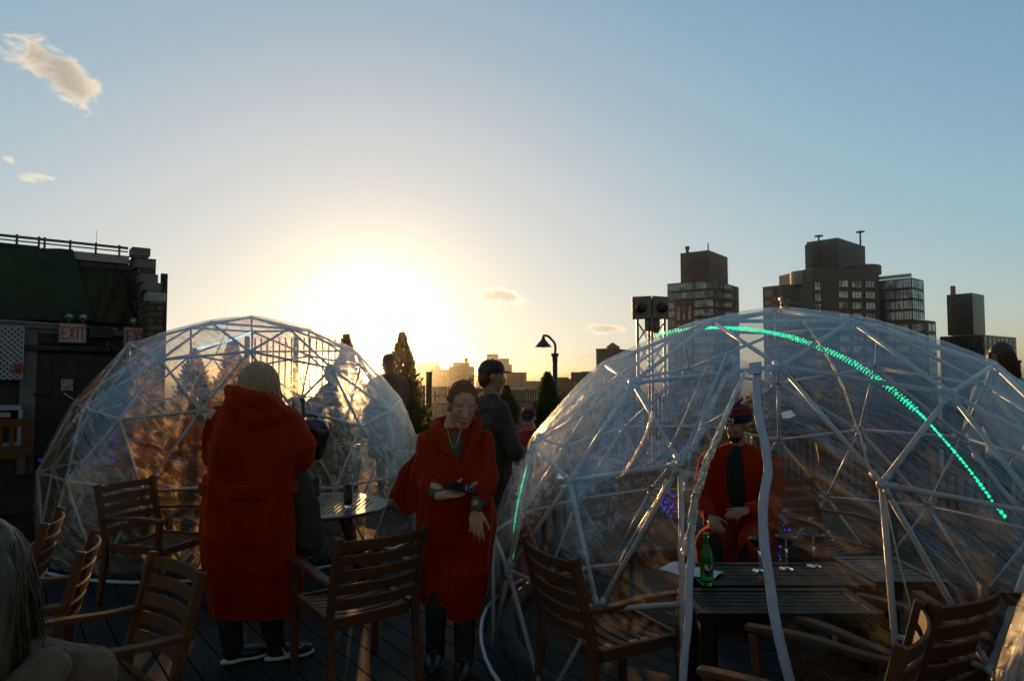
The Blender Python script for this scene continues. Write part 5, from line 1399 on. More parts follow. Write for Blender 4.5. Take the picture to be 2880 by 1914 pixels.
def strands(M, rad, n, seed, length, thick=.0016, a_range=(0, 360), drift=(0, 0, 0), wob=.02, top=(.02, .55), spread=.0, seg=9, maxth=1.75, curlz=0.):
    """locks that start at the crown, follow the skull and then hang"""
    rr = random.Random(seed); mb = MB(); Mi = M
    for i in range(n):
        a = R(rr.uniform(*a_range)); th0 = rr.uniform(*top); pts = []; rs = []
        kk = 1 + rr.uniform(-.02, .07); tmax = min(maxth, 1.25 + rr.uniform(0, .5)); Lg = length * rr.uniform(.7, 1.05)
        sd = rr.uniform(-.25, .25)
        for j in range(7):
            th = th0 + (tmax - th0) * j / 6; aa = a + sd * j / 6
            l = Vector((rad[0] * math.sin(th) * math.cos(aa) * kk, rad[1] * math.sin(th) * math.sin(aa) * kk, rad[2] * math.cos(th) * kk)); pts.append(Mi @ l)
        d = (pts[-1] - pts[-2]); d.normalize(); pos = pts[-1].copy(); dr = Vector(drift)
        for j in range(1, seg + 1):
            f = j / seg; d = (d * .55 + Vector((0, 0, -1)) * .45 + dr * .12 + Vector((rr.gauss(0, wob), rr.gauss(0, wob), 0))).normalized(); pos = pos + d * Lg / seg; pts.append(pos.copy())
        m_ = len(pts); tk = thick * rr.uniform(.7, 1.5)
        rs = [tk * (.6 + .6 * math.sin(math.pi * min(1, k / m_ * 1.3)) if k < m_ * .6 else max(.25, 1.1 * (1 - k / m_) * 1.6)) for k in range(m_)]
        mb.tube(pts, rs, 4, False)
    return mb

# --- A: woman seen from behind in a long red robe
YA = 3.76; ra = empty('person', (P(712, 1057, YA).x, YA, 0), 'woman with pale blonde hair in a long red robe, seen from behind', 'person')
hA = frameM(P(728, 1078, YA + .02), R(-28), R(-14))
mb = MB(); head_shapes(mb, hA)
mb.chain([(*P(722, 1120, YA), .055), (*P(715, 1175, YA), .06)])
cA = P(715, 1300, YA); mb.ell(P(715, 1210, YA), (.17, .10, .17)); mb.ell(cA, (.14, .10, .2)); mb.ell(P(708, 1430, YA), (.165, .12, .16))
fl, fr_ = G(655, 1862), G(775, 1852)
mb.chain([(*P(665, 1450, YA), .085), (*P(650, 1610, YA - .02), .062), (fl.x, fl.y, .10, .045)]); mb.chain([(*P(755, 1450, YA), .085), (*P(757, 1610, YA - .02), .062), (fr_.x, fr_.y, .10, .045)])
wr = P(836, 1168, YA + .30); el = P(835, 1270, YA + .06)
mb.chain([(*P(800, 1170, YA), .055), (*el, .045), (*wr, .028)]); hand(mb, wr, (-.05, .25, .95), (-1, .3, 0), -1, (38, 40, 42, 45), .05, 30, .92)
wl = P(700, 1190, YA + .34); mb.chain([(*P(612, 1170, YA), .055), (*P(600, 1290, YA + .05), .045), (*wl, .028)]); hand(mb, wl, (.6, .3, .5), (.3, .9, 0), 1, (38, 40, 42, 45), .05, 30, .92)
body(ra, mb, M_skin, .008)
mb = MB(); rr_ = [(655, 752, 1082, .50), (632, 800, 1128, .52), (606, 826, 1165, .54), (592, 846, 1200, .56), (586, 852, 1250, .58), (586, 842, 1300, .60), (584, 832, 1345, .60), (572, 834, 1385, .60), (569, 836, 1440, .60), (570, 838, 1500, .58), (578, 840, 1570, .56), (588, 842, 1640, .55), (594, 843, 1690, .54), (600, 838, 1722, .52)]
mb.loft([ring_px(a, b_, v, YA, dp, rip=max(0, (v - 1240) / 480) * .07 + (.02 if v > 1150 else 0), ph=v * .0022) for a, b_, v, dp in rr_])
mb.chain([(*P(800, 1180, YA), .085), (*P(845, 1245, YA + .0), .085), (*P(838, 1285, YA + .04), .08), (*P(822, 1235, YA + .2), .066)])
mb.chain([(*P(618, 1180, YA), .08), (*P(606, 1280, YA + .03), .08), (*P(655, 1250, YA + .25), .065)])
mb.chain([(*P(650, 1098, YA + .02), .035), (*P(672, 1106, YA - .06), .045), (*P(730, 1128, YA - .10), .052), (*P(790, 1160, YA - .06), .042)])      # hood lying on the back
mb.chain([(*P(655, 1130, YA - .09), .03), (*P(715, 1180, YA - .12), .05), (*P(770, 1175, YA - .10), .04)])
mb.ell(P(580, 1360, YA - .02), (.035, .05, .07))
garment(ra, 'robe', mb, M_robe, .008, 8, folds(.024, 1.4, 3.0, 7.))
mb = MB(); mb.loft([ring_px(571, 837, v, YA, .62) for v in (1352, 1360, 1378, 1386)])
garment(ra, 'belt', mb, M_robe, .008, 2, folds(.012, 2., 5.0, 9.))
mb = MB(); mb.loft([ring_px(820, 848, 1290, YA + .08, .6), ring_px(815, 872, 1340, YA + .08, .6), ring_px(815, 893, 1400, YA + .07, .55), ring_px(815, 905, 1470, YA + .07, .5), ring_px(822, 905, 1530, YA + .06, .45), ring_px(850, 890, 1562, YA + .06, .4)])
garment(ra, 'coat_tail', mb, mat('taupe_coat', (.05, .036, .028), .85, .3, 6, bump=.4), .008, 5, folds(.024, 2., 7.0, 12.))
strands(hA, (.094, .108, .112), 900, 5, .16, .0030, (100, 440), (.15, .1, 0), .05, (.0, .5)).build('hair', M_blonde, ra, True)
mb = strands(hA, (.096, .110, .114), 90, 8, .30, .0022, (-60, 60), (.85, .35, -.2), .10, (.0, .5)); mb.build('loose_hair', M_blonde, ra, True)
mb = MB(); mb.ell(hA @ Vector((0, -.014, .020)), (.086, .098, .104), hA.to_3x3()); mb.ell(hA @ Vector((0, -.045, -.045)), (.08, .068, .09), hA.to_3x3()); garment(ra, 'hair_mass', mb, M_blonde, .008, 4, lambda co, no: .005 * noise.noise(Vector((co.x * 60, co.y * 60, co.z * 6))))
mb = MB(); mb.chain([(*P(660, 1600, YA), .082), (*P(645, 1720, YA - .02), .066), (fl.x, fl.y, .09, .055)]); mb.chain([(*P(760, 1600, YA), .082), (*P(762, 1720, YA - .02), .066), (fr_.x, fr_.y, .09, .055)])
garment(ra, 'trousers', mb, M_trouser, .008, 5, folds(.007, 3, 2., 12.))
shoe(ra, (fl.x - .045, fl.y - .02, 0), (.86, .5, 0), .245, M_black, True, 0); shoe(ra, (fr_.x - .04, fr_.y - .02, 0), (.93, .37, 0), .25, M_black, True, 1)
mb = MB(); rg_ = ring_px(601, 837, 1718, YA, .54, rip=.07, ph=1720 * .0022); mb.tube(rg_ + [rg_[0]], .011, 6); garment(ra, 'hem', mb, M_robe, .006, 2)
# the phone she holds and the leather bag on her arm
pc = P(840, 1146, YA + .38); q = empty('smartphone', pc, 'smartphone held up by the blonde woman, its edge lit by the sun', 'phone')
M = (Matrix.Rotation(R(20), 3, 'Z') @ Matrix.Rotation(R(-48), 3, 'X')); MB().box(pc, (.075, .008, .15), M).build('case', M_black, q, bevel=.003); MB().box(pc + M @ Vector((0, -.0055, 0)), (.068, .002, .140), M).build('screen', mat('phone_screen', (.02, .02, .03), .1, .1, 5), q)
MB().box(pc + M @ Vector((0, 0, .077)), (.077, .010, .004), M).build('rim', M_chrome, q)
bg = P(872, 1232, YA + .26); q = empty('leather_bag', bg, 'bulky dark brown leather bag on the blonde woman\'s arm', 'bag')
mb = MB(); mb.ell(bg, (.10, .07, .115)); mb.ell(bg + Vector((.03, 0, .04)), (.085, .07, .08)); mb.ell(bg + Vector((.0, 0, -.07)), (.085, .06, .06)); garment(q, 'bag_body', mb, M_leather, .007, 5, folds(.014, 8, 4., 16.))
MB().tube(smoothpath([bg + Vector((-.07, 0, .08)), bg + Vector((-.03, .01, .135)), bg + Vector((.04, .01, .12)), bg + Vector((.085, 0, .05))], 6), .008, 8).build('handle', M_leather, q, True)
MB().box(bg + Vector((.095, -.03, .07)), (.03, .05, .004), Matrix.Rotation(R(-25), 3, 'Y')).build('buckle_flap', M_leather, q)

# --- B: woman in a red hooded robe facing us
YB = 3.68; rb_ = empty('person', (P(1270, 1057, YB).x, YB, 0), 'woman in a red hooded robe facing us, eyes lowered, hair blown up', 'person')
hB = frameM(P(1300, 1143, YB - .05), R(180 - 14 + 34), R(-10), R(-5))
hB = frameM(P(1300, 1141, YB - .05), R(180 + 17), R(-13), R(-4)); SB = 1.02
mb = MB(); head_shapes(mb, hB, SB); mb.chain([(*P(1283, 1170, YB - .01), .052), (*P(1272, 1225, YB), .062)])
mb.ell(P(1276, 1290, YB), (.14, .07, .13)); mb.ell(P(1276, 1370, YB), (.12, .08, .17)); mb.ell(P(1272, 1470, YB), (.13, .09, .14))
fl, fr_ = G(1225, 1868), G(1305, 1890)
mb.chain([(*P(1236, 1500, YB), .06), (*P(1230, 1660, YB - .02), .05), (fl.x, fl.y, .1, .04)]); mb.chain([(*P(1308, 1500, YB), .06), (*P(1312, 1660, YB - .02), .05), (fr_.x, fr_.y, .1, .04)])
w1 = P(1250, 1392, YB - .27); mb.chain([(*P(1214, 1240, YB), .040), (*P(1190, 1345, YB - .06), .034), (*w1, .026)])
hand(mb, w1, (.93, .1, .12), (0, -.35, 1), -1, (8, 14, 22, 30), .16, 42, .98)
w2 = P(1338, 1432, YB - .20); mb.chain([(*P(1348, 1240, YB), .040), (*P(1366, 1345, YB - .04), .034), (*w2, .026)])
hand(mb, w2, (.03, -.12, -.97), (0, 1, -.1), 1, (14, 18, 22, 28), .12, 30, .98)
body(rb_, mb, M_skin, .005, 9); face_parts(rb_, hB, SB, M_auburn, True)
mb = MB(); rr_ = [(1228, 1340, 1202, .50), (1206, 1360, 1216, .46), (1194, 1372, 1238, .46), (1186, 1380, 1275, .50), (1182, 1384, 1320, .56), (1180, 1388, 1370, .58), (1178, 1390, 1420, .58), (1172, 1394, 1480, .58), (1176, 1384, 1540, .56), (1178, 1376, 1600, .54), (1180, 1366, 1650, .52), (1186, 1356, 1690, .50)]
mb.loft([ring_px(a, b_, v, YB, dp, rip=max(0, (v - 1300) / 390) * .07 + (.015 if v > 1250 else 0), ph=2 + v * .003) for a, b_, v, dp in rr_])
mb.loft([ring_px(1242, 1378, 1600, YB - .05, .5), ring_px(1246, 1366, 1660, YB - .05, .5), ring_px(1252, 1354, 1710, YB - .05, .48), ring_px(1262, 1345, 1738, YB - .05, .45)])
mb.chain([(*P(1206, 1240, YB), .062), (*P(1186, 1335, YB - .04), .070), (*P(1226, 1384, YB - .18), .050)])
mb.chain([(*P(1354, 1240, YB), .062), (*P(1370, 1335, YB - .03), .068), (*P(1350, 1395, YB - .14), .054)])
# the wide left side of the robe held out by the wind
rows = []
for i in range(13):
    f = i / 12; uL = 1196 - 98 * f ** .8; vL = 1262 + 140 * f; uR = 1204 - 10 * f; vR = 1285 + 165 * f ** 1.1; row = []
    for j in range(9):
        g = j / 8; row.append(P(uR + (uL - uR) * g, vR + (vL - vR) * g + 10 * math.sin(g * 9 + f * 3), YB + .10 + .035 * math.sin(g * 7 + f * 4)))
    rows.append(row)
for i in range(12):
    for j in range(8): mb.caps(rows[i][j], rows[i + 1][j + 1], .017, .017, 6); mb.caps(rows[i][j + 1], rows[i + 1][j], .017, .017, 6)
garment(rb_, 'robe', mb, M_robe, .007, 7, folds(.022, 1.4, 11.0, 8.))
mb = MB()       # hood and collar, open at the throat
for pts in ([(1300, 1330, -.115, .012), (1316, 1285, -.115, .018), (1334, 1235, -.10, .024), (1346, 1205, -.04, .026), (1338, 1186, .05, .030)], [(1296, 1330, -.115, .012), (1262, 1275, -.115, .018), (1236, 1235, -.09, .024), (1222, 1208, -.04, .028), (1230, 1190, .05, .034), (1285, 1180, .11, .042), (1338, 1186, .06, .032)]):
    mb.chain([(*P(u, v, YB + dy), r_) for u, v, dy, r_ in pts])
garment(rb_, 'hood', mb, M_robe, .007, 5, folds(.007, 4, 3., 16.))
mb = MB(); mb.ell(P(1282, 1262, YB - .035), (.058, .088, .12)); garment(rb_, 'shirt', mb, M_greyk, .008, 3)
mb = MB(); mb.chain([(*P(1222, 1384, YB - .18), .040), (*P(1246, 1391, YB - .255), .033)]); garment(rb_, 'knit_cuff', mb, M_greyk, .006, 2)
mb = MB(); mb.chain([(*P(1348, 1396, YB - .15), .042), (*P(1339, 1428, YB - .195), .032)]); garment(rb_, 'knit_cuff', mb, M_greyk, .006, 2)
mb = MB(); mb.tube([P(1257, 1200, YB - .105), P(1266, 1240, YB - .14), P(1277, 1262, YB - .15), P(1288, 1240, YB - .14), P(1297, 1205, YB - .11)], .0015, 5); mb.build('necklace', M_gold, rb_)
f0 = w2 + Vector((.012, -.02, -.115)); MB().lathe(f0, [(.011, 0), (.012, .002), (.011, .004)], 14).build('ring', M_gold, rb_)
strands(hB, (.081, .104, .101), 620, 15, .012, .0020, (165, 375), (0, -.3, .2), .06, (.0, .8), maxth=1.25, seg=3).build('hair', M_auburn, rb_, True)
mb = MB(); mb.ell(hB @ Vector((0, -.022, .050)), (.080, .094, .086), hB.to_3x3()); mb.ell(hB @ Vector((.0, -.046, .0)), (.074, .064, .085), hB.to_3x3()); mb.ell(hB @ Vector((.01, -.105, .05)), (.035, .035, .04), hB.to_3x3()); garment(rb_, 'hair_mass', mb, M_auburn, .006, 3, lambda co, no: .003 * noise.noise(co * 70))
mb = MB(); rr = random.Random(21)      # wisps blown up and to the right
for i in range(95):
    s0 = hB @ Vector((rr.uniform(-.075, .02), rr.uniform(-.04, .05), rr.uniform(.06, .135)))
    if i > 55: s0 = hB @ Vector((-.082, rr.uniform(-.05, .03), rr.uniform(-.09, .09)))
    d = Vector((rr.uniform(-.1, .55), 0, rr.uniform(.35, 1.0))).normalized() if i <= 55 else Vector((1, 0, rr.uniform(-.25, .6))).normalized(); Lg = rr.uniform(.03, .10); pts = [s0]; ph = rr.uniform(0, 6)
    for k in range(7):
        d = (d + Vector((rr.gauss(.06, .25), rr.gauss(0, .12), rr.gauss(.02, .25)))).normalized(); pts.append(pts[-1] + d * Lg / 6)
    mb.tube(smoothpath(pts, 2), .0010, 3, False)
mb.build('loose_hair', M_auburn, rb_, True)
mb = MB(); mb.chain([(*P(1232, 1600, YB), .078), (*P(1228, 1720, YB - .03), .058), (fl.x, fl.y, .12, .052)]); mb.chain([(*P(1312, 1600, YB), .078), (*P(1310, 1740, YB - .03), .058), (fr_.x, fr_.y, .12, .052)]); garment(rb_, 'leggings', mb, M_trouser, .008, 5, folds(.006, 3, 2., 12.))
for f_ in (fl, fr_):
    mb = MB(); mb.chain([(f_.x, f_.y, .30, .058), (f_.x, f_.y, .18, .054), (f_.x, f_.y + .01, .06, .050)]); mb.ell((f_.x - .005, f_.y - .08, .040), (.045, .12, .042)); garment(rb_, 'boot', mb, M_black, .007, 5, folds(.004, 10, 2., 12.))
q = empty('dark_pouch', w1 + Vector((.09, 0, .03)), 'small dark phone in the palm of the woman facing us', 'phone'); M = Matrix.Rotation(R(10), 3, 'Y') @ Matrix.Rotation(R(25), 3, 'X')
MB().box(w1 + Vector((.085, -.012, .040)), (.135, .068, .009), M).build('case', M_black, q, bevel=.003); MB().box(w1 + Vector((.085, -.012, .0455)), (.125, .060, .002), M).build('screen', M_lens, q)

# --- generic figure in its own frame, for the people further back
def figure(name_label, x, y, yaw, h=1.7, sit=0., coat=None, coatmat=M_jacket, skin=M_skin, legmat=M_trouser, hair=None, hairlen=0., hands=None, head=(0, 0), lean=0., voxel=.011, shoulder=.20, group=None, cap=None, seat_h=.42, faceon=True, belly=.0, hairn=260, handmesh=True):
    """sit: 1 seated. coat: hem height above the seat/ground. head: (turn, nod) degrees"""
    r = empty('person', (x, y, 0), name_label, 'person', group); B = frameM(Vector((x, y, 0)), yaw); k = h / 1.7
    W = lambda X, Yv, Z: B @ Vector((X, Yv, Z)); W4 = lambda X, Yv, Z, rad: (*W(X, Yv, Z), rad)
    z0 = seat_h + .09 if sit else .90 * k
    hipY = -.08 if sit else 0; sh = z0 + .50 * k; nk = sh + .08 * k; hd = sh + .24 * k; ly = math.sin(lean) * .5; 
    mb = MB(); H = B @ frameM(Vector((0, hipY + ly * 1.25 + .02, hd)), R(head[0]), R(head[1])); head_shapes(mb, H, k)
    mb.chain([W4(0, hipY + ly * 1.1, sh + .14 * k, .05), W4(0, hipY + ly, sh, .06)])
    mb.ell(W(0, hipY + ly * .8, sh - .10), (.16 * k, .095, .14), B.to_3x3()); mb.ell(W(0, hipY + ly * .4, z0 + .18), (.13 * k, .09, .18), B.to_3x3()); mb.ell(W(0, hipY, z0), (.155 * k, .11, .12), B.to_3x3())
    legp = []
    for s in (-1, 1):
        if sit: pts = [(s * .09, hipY, z0 - .02, .08), (s * .12, .36, seat_h + .08, .062), (s * .12, .40, .10, .042)]; ft = (s * .12, .36)
        else: pts = [(s * .09, 0, z0, .085), (s * .10, .03, .48 * k, .06), (s * .10, -.02, .10, .042)]; ft = (s * .10, -.06)
        legp.append(pts); mb.chain([W4(*p) for p in pts]); mb.ell(W(ft[0], ft[1] + .09, .035), (.04, .12, .035), B.to_3x3())
    hands = hands or [(-.2, .12, z0 + .02), (.2, .12, z0 + .02)]; arms = []
    for s, hp in zip((-1, 1), hands):
        S = Vector((s * (shoulder - .03), hipY + ly, sh - .03)); Hn = Vector(hp); mid = (S + Hn) / 2; L = (Hn - S).length; need = max(0, (.54 * k) ** 2 / 4 - L * L / 4) ** .5
        E_ = mid + Vector((s * .6, -.35, -.75)).normalized() * need; arms.append((S, E_, Hn)); mb.chain([W4(*S, .05), W4(*E_, .042), W4(*Hn, .027)])
        fw = (Hn - E_).normalized(); hand(mb, W(*Hn), B.to_3x3() @ fw, B.to_3x3() @ Vector((-s * .5, .0, -.8)), s, (25, 30, 34, 38), .1, 35, k)
    body(r, mb, skin, voxel if voxel < .009 else .0085 if handmesh else voxel)
    if faceon: face_parts(r, H, k, hair or M_darkh)
    X = B.to_3x3() @ Vector((1, 0, 0)); mb = MB()
    hem = coat if coat is not None else z0 - .12
    rg = [(sh + .085, .075, .075, ly * 1.05), (sh + .045, .13, .09, ly), (sh - .01, shoulder, .115, ly), (sh - .12, shoulder + .015, .135, ly * .8), (sh - .28, shoulder - .005 + belly, .135 + belly, ly * .5), (z0 + .02, shoulder + .005 + belly, .15 + belly, 0), (min(z0 - .1, (z0 + hem) / 2), shoulder + .01, .155, 0), (hem, shoulder + .005, .15, 0)]
    mb.loft([ring3(W(0, hipY + l_, z), rx * k, ry, X) for z, rx, ry, l_ in rg])
    for s in (-1, 1): mb.chain([W4(s * .04, hipY + ly * 1.05, sh + .055, .062 * k), W4(s * (shoulder - .05), hipY + ly, sh - .02, .078 * k), W4(s * (shoulder - .02), hipY + ly, sh - .12, .075 * k)])
    for S, E_, Hn in arms: mb.chain([W4(*S, .072), W4(*E_, .06), W4(*(E_ + (Hn - E_) * .86), .046)])
    if sit and hem < z0 - .2:
        for s in (-1, 1): mb.chain([W4(s * .09, hipY, z0 + .0, .11), W4(s * .13, .34, seat_h + .08, .09), W4(s * .13, .36, max(.2, hem), .07)])
    garment(r, 'coat', mb, coatmat, voxel, 7, folds(.012, 3., x * 3, 9.))
    mb = MB()
    for pts in legp: mb.chain([W4(p[0], p[1], p[2], p[3] + .012) for p in pts[:-1]] + [W4(pts[-1][0], pts[-1][1], pts[-1][2] - .02, .055)])
    garment(r, 'trousers', mb, legmat, .012, 5, folds(.006, 3, 2., 12.))
    for s in (-1, 1): hpt = W(legp[0][-1][0] * -s if False else s * abs(legp[0][-1][0]), legp[0][-1][1] - .05, 0); shoe(r, hpt, B.to_3x3() @ Vector((0, 1, 0)), .25, M_black, False)
    if hair and cap != 'beanie':
        mb = MB(); mb.ell(H @ Vector((0, -.022 * k, .046 * k)), (.080 * k, .098 * k, .086 * k), H.to_3x3()); mb.ell(H @ Vector((0, -.055 * k, -.01)), (.068 * k, .06 * k, .08 * k), H.to_3x3())
        if hairlen: mb.chain([(*(H @ Vector((0, -.06, -.02))), .075), (*(H @ Vector((0, -.075, -.02 - hairlen))), .05)])
        garment(r, 'hair', mb, hair, .008, 3, lambda co, no: .004 * noise.noise(Vector((co.x * 60, co.y * 60, co.z * 8))))
    return r, H, B, k
def cap(root, H, k, crown, brimm, back=None, logo=None, yawoff=0, label='cap'):
    M = H @ Matrix.Rotation(R(yawoff), 4, 'Z'); L = lambda x, y, z: M @ Vector((x * k, y * k, z * k)); mb = MB(); rings = []
    for i in range(9):
        f = i / 8; a = f * math.pi / 2; rr = math.cos(a) ** .72 if f < 1 else .02
        rings.append([L(.083 * rr * math.cos(t_), -.008 + .101 * rr * math.sin(t_), .048 + .088 * math.sin(a)) for t_ in [2 * math.pi * j / 32 for j in range(32)]])
    mb.loft(rings); mb.build('cap_crown', crown, root, True); MB().ell(L(0, -.008, .137), (.008 * k,) * 3, None, 8, 5).build('cap_button', crown, root, True)
    rows = []
    for i in range(9):
        f = i / 8 * 2 - 1; row = []
        for j in range(6):
            g = j / 5; row.append(L(.068 * f * (1 - .12 * g), .078 + .0 + .080 * g * math.sqrt(max(0, 1 - f * f * .72)) - .022 * f * f * (1 - g), .052 - .010 * f * f - .006 * g))
        rows.append(row)
    o = MB().grid(rows).build('cap_brim', brimm, root, True); s_ = o.modifiers.new('s', 'SOLIDIFY'); s_.thickness = .004
# --- C: man in a plum cap, looking right
rC, HC, BC, kC = figure('man in a dark plum baseball cap and dark jacket, turned away to the right', P(1378, 1057, 4.95).x, 4.95, R(-62), 1.61, 0, .68, M_jacket, M_skin2, M_denim, M_darkh, 0, [(-.16, .22, 1.0), (.16, .24, 1.0)], (-22, -4), 0, .010, .205)
cap(rC, HC, kC, M_purp, M_peak)
mb = MB(); sh_ = 1.31; mb.chain([(*(BC @ Vector((-.10, -.05, sh_ + .02))), .045), (*(BC @ Vector((0, -.10, sh_ + .03))), .055), (*(BC @ Vector((.10, -.05, sh_ + .02))), .045)]); garment(rC, 'hood', mb, M_jacket, .010, 4, folds(.008, 4, 2., 14.))
# --- D: seated boy in red with a navy and red cap
rD, HD, BD, kD = figure('seated child in a red jacket and navy cap with red top, beyond the big dome', P(1500, 1057, 6.85).x, 6.85, R(150), 1.45, 1, .45, M_redw, M_skin, M_trouser, M_darkh, 0, [(-.16, .30, .74), (.10, .32, .74)], (18, -24), .25, .010, .20, seat_h=.42)
cap(rD, HD, kD, M_redcap, M_navy)
L = lambda x, y, z: HD @ Vector((x * kD, y * kD, z * kD)); rings = []
for i in range(5):
    a = i / 4 * 1.1; rr = math.cos(a) ** .72 * 1.03
    rings.append([L(.084 * rr * math.cos(t_), -.008 + .103 * rr * math.sin(t_), .047 + .090 * math.sin(a)) for t_ in [math.pi * (.12 + .76 * j / 14) for j in range(15)]])
MB().grid(rings).build('cap_front_panel', M_navy, rD, True)
mb = MB()
for zz, wd in ((.098, .026), (.086, .030), (.076, .022)): mb.tube([L(-wd, .098 - (zz - .07) * .55, zz), L(0, .106 - (zz - .07) * .55, zz), L(wd, .098 - (zz - .07) * .55, zz)], .003, 5)
mb.build('cap_lettering', M_redcap, rD)
q = empty('wooden_armchair', (0, 0, 0), 'x', 'chair'); bpy.data.objects.remove(q)
put_chair(P(1500, 1057, 6.9).x, 6.9, -math.sin(R(150)), math.cos(R(150)), 'wooden armchair on which the child in the cap sits')
# --- E: man in the doorway of the big dome with knitted hat
YE = 4.55; xE = P(2086, 1057, YE).x
rE, HE, BE, kE = figure('man in a navy and red bobble hat and red robe, sitting in the big dome', xE, YE + .08, R(180 - 28), 1.66, 1, .12, M_robe, M_skin2, M_trouser, None, 0, [(-.10, .34, .72), (.12, .36, .66)], (-27, -6), .18, .008, .235, cap='beanie', seat_h=.42)
L = lambda x, y, z: HE @ Vector((x * kE, y * kE, z * kE))
def capring(z0, z1, r0, r1, name, mt, n=6, bulge=1.0):
    rings = []
    for i in range(n + 1):
        f = i / n; rr = (r0 + (r1 - r0) * f); rings.append([L(.086 * rr * math.cos(t_), -.010 + .104 * rr * math.sin(t_), z0 + (z1 - z0) * f) for t_ in [2 * math.pi * j / 36 for j in range(36)]])
    o = MB().loft(rings).build(name, mt, rE, True); return o
capring(.022, .076, 1.04, 1.06, 'hat_cuff', M_navy); capring(.076, .094, 1.02, .98, 'hat_red_band', M_redw); capring(.094, .110, .98, .88, 'hat_navy_band', M_navy); capring(.110, .128, .88, .66, 'hat_red_top', M_redw); capring(.128, .140, .66, .25, 'hat_navy_top', M_navy)
mb = MB(); mb.ell(L(0, -.01, .162), (.032, .032, .028)); garment(rE, 'bobble', mb, M_redw, .006, 2, lambda co, no: .007 * noise.noise(co * 90))
# two white lower-case letters on the cuff
mb = MB()
def cuff_pt(s_, z_): a = math.pi / 2 + (s_ + .030) / .095; return L(.0925 * math.cos(a), -.010 + .112 * math.sin(a), z_)
def cuff_stroke(pts): mb.tube([cuff_pt(a_, z_) for a_, z_ in pts], .0030, 6)
cuff_stroke([(-.034, .038), (-.034, .060)]); cuff_stroke([(-.034, .056), (-.029, .061), (-.021, .061), (-.017, .056), (-.017, .038)])
cuff_stroke([(-.006, .061), (-.006, .048), (-.001, .042), (.007, .042), (.011, .048)]); cuff_stroke([(.011, .061), (.011, .032), (.006, .026), (-.030, .026), (-.036, .030)])
mb.build('hat_letters', mat('white_thread', (.7, .7, .72), .7, .05, 20), rE, True)
mb = MB(); mb.ell(BE @ Vector((0, .09, .88)), (.070, .070, .22), BE.to_3x3()); garment(rE, 'shirt', mb, M_trouser, .009, 4, folds(.006, 4, 2, 12.))
mb = MB(); mb.ell(L(0, .035, -.082), (.045 * kE, .045 * kE, .034 * kE), HE.to_3x3()); garment(rE, 'beard', mb, M_darkh, .006, 2, lambda co, no: .002 * noise.noise(co * 150))
# --- F: seated blonde in a beige hoodie, lower left corner
YF = 1.45; xF = -1.13
rF, HF, BF, kF = figure('seated woman with long sandy hair and a beige hoodie, cut off by the left corner', xF, YF, R(35), 1.58, 1, .40, M_beige, M_skin, M_denim, None, 0, [(-.15, .35, .66), (.15, .38, .62)], (0, -12), .12, .008, .215, seat_h=.36)
strands(HF, (.090, .108, .108), 1500, 31, .30, .0022, (120, 420), (.10, .0, 0), .06, (.0, .6)).build('hair', M_sandy, rF, True)
strands(HF, (.094, .112, .112), 160, 77, .34, .0011, (120, 420), (.35, 0, -.1), .22, (.0, .6)).build('loose_hair', M_sandy, rF, True)
mb = MB(); mb.ell(HF @ Vector((0, -.020, .030)), (.080, .098, .095), HF.to_3x3()); mb.chain([(*(HF @ Vector((0, -.05, .0))), .080), (*(HF @ Vector((0, -.08, -.18))), .070)]); garment(rF, 'hair_mass', mb, M_sandy, .008, 3, lambda co, no: .006 * noise.noise(Vector((co.x * 50, co.y * 50, co.z * 6))))
mb = MB(); sF = .36 + .09 + .5 * kF
mb.chain([(*(BF @ Vector((-.13, -.08, sF + .03))), .045), (*(BF @ Vector((-.06, -.15, sF - .02))), .06), (*(BF @ Vector((.06, -.15, sF - .02))), .06), (*(BF @ Vector((.13, -.08, sF + .03))), .045)]); mb.caps(BF @ Vector((0, -.15, sF - .03)), BF @ Vector((0, -.145, sF - .16)), .06, .02)
garment(rF, 'hood', mb, M_beige, .008, 4, folds(.010, 4, 2., 14.))
put_chair(xF + .02, YF, -math.sin(R(35)), math.cos(R(35)), 'wooden armchair under the seated woman in the beige hoodie')
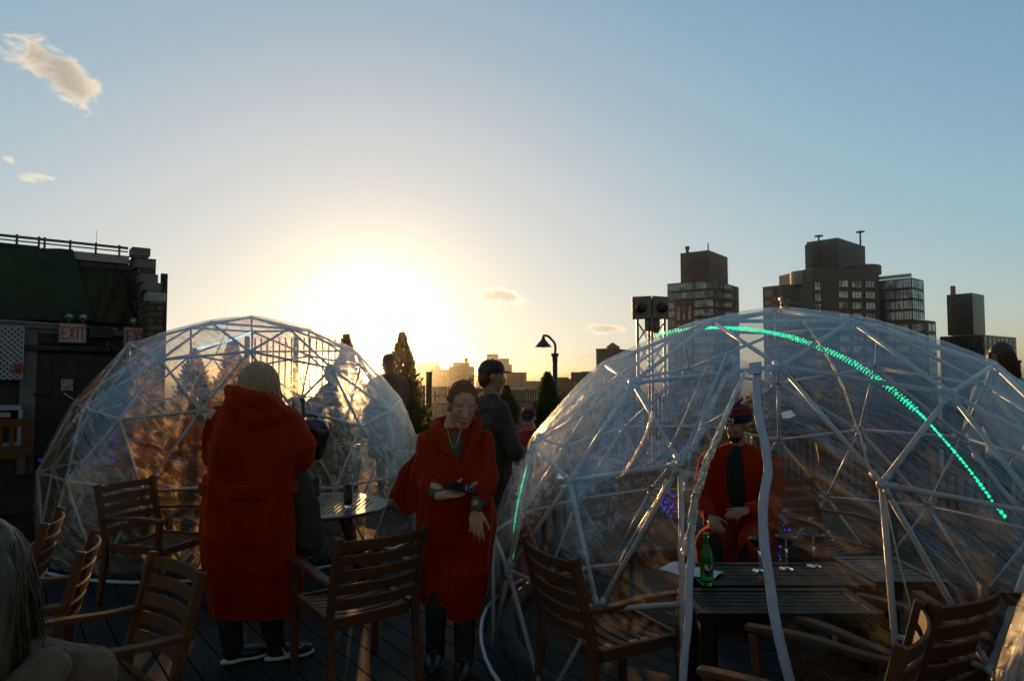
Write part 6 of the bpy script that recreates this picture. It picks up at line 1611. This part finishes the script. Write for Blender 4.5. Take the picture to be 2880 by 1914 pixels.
# --- G: woman at the right edge behind the big dome
YG = 5.7; rG, HG, BG, kG = figure('woman with long light brown hair and sunglasses bending forward at the right edge', P(2835, 1057, YG).x + .10, YG + .1, R(125), 1.77, 0, .85, M_shirt, M_skin2, M_trouser, M_sandy, .0, [(-.18, .3, .95), (.18, .3, .95)], (-14, -28), .28, .010, .20)
strands(HG, (.090, .106, .104), 620, 41, .26, .0028, (120, 420), (.25, 0, 0), .08, (.0, .5)).build('long_hair', M_sandy, rG, True)
mb = MB(); L = lambda x, y, z: HG @ Vector((x * kG, y * kG, z * kG))
for sx in (-1, 1): mb.ell(L(sx * .032, .088, .0), (.026, .006, .020), HG.to_3x3(), 16, 8)
mb.tube([L(-.058, .078, .006), L(-.080, .0, .004)], .003, 6); mb.tube([L(.058, .078, .006), L(.080, .0, .004)], .003, 6); mb.tube([L(-.01, .092, .004), L(.01, .092, .004)], .003, 6)
mb.build('sunglasses', M_lens, rG, True)
# --- people in and behind the back dome
figure('seated person with pale knitted hat and red robe at the left inside the back dome', P(388, 1057, 6.75).x, 6.75, R(-80), 1.62, 1, .2, M_redw, M_skin, M_trouser, M_sandy, .1, [(-.12, .36, .72), (.12, .36, .72)], (-12, -6), .05, .011, .21)
figure('seated person in a red robe facing left inside the back dome', P(528, 1057, 7.35).x, 7.35, R(100), 1.66, 1, .12, M_robe, M_skin, M_trouser, M_darkh, 0, [(-.12, .36, .72), (.12, .36, .72)], (10, -6), .1, .011, .23)
figure('seated dark haired person in an olive jacket in the middle of the back dome', P(905, 1057, 7.3).x, 7.3, R(115), 1.6, 1, .3, M_olive, M_skin2, M_trouser, M_darkh, 0, [(-.12, .36, .70), (.12, .36, .70)], (10, -10), .25, .011, .22)
figure('standing figure in a dark coat, silhouetted behind the back dome left of the sun', P(932, 1057, 9.3).x, 9.3, R(70), 1.66, 0, .8, M_jacket, M_skin2, M_trouser, M_darkh, .05, [(-.14, .30, 1.12), (.14, .30, 1.12)], (0, -4), .0, .012, .20)
figure('standing hooded figure in a bulky olive coat against the sun, beside the tall conifer', P(1092, 1057, 9.4).x, 9.4, R(40), 1.80, 0, .45, M_olive, M_skin2, M_trouser, M_olive, .12, [(-.2, .22, 1.05), (.2, .22, 1.05)], (0, 0), .0, .012, .27)
for (x, y, yaw, lb) in ((P(388, 1057, 6.75).x, 6.75, R(-80), 'wooden armchair under the person in the pale hat in the back dome'), (P(528, 1057, 7.35).x, 7.35, R(100), 'wooden armchair under the red-robed person facing left in the back dome'), (P(905, 1057, 7.3).x, 7.3, R(115), 'wooden armchair under the person in the olive jacket in the back dome')):
    put_chair(x, y, -math.sin(yaw), math.cos(yaw), lb)
bpy.data.scenes.remove(TS)
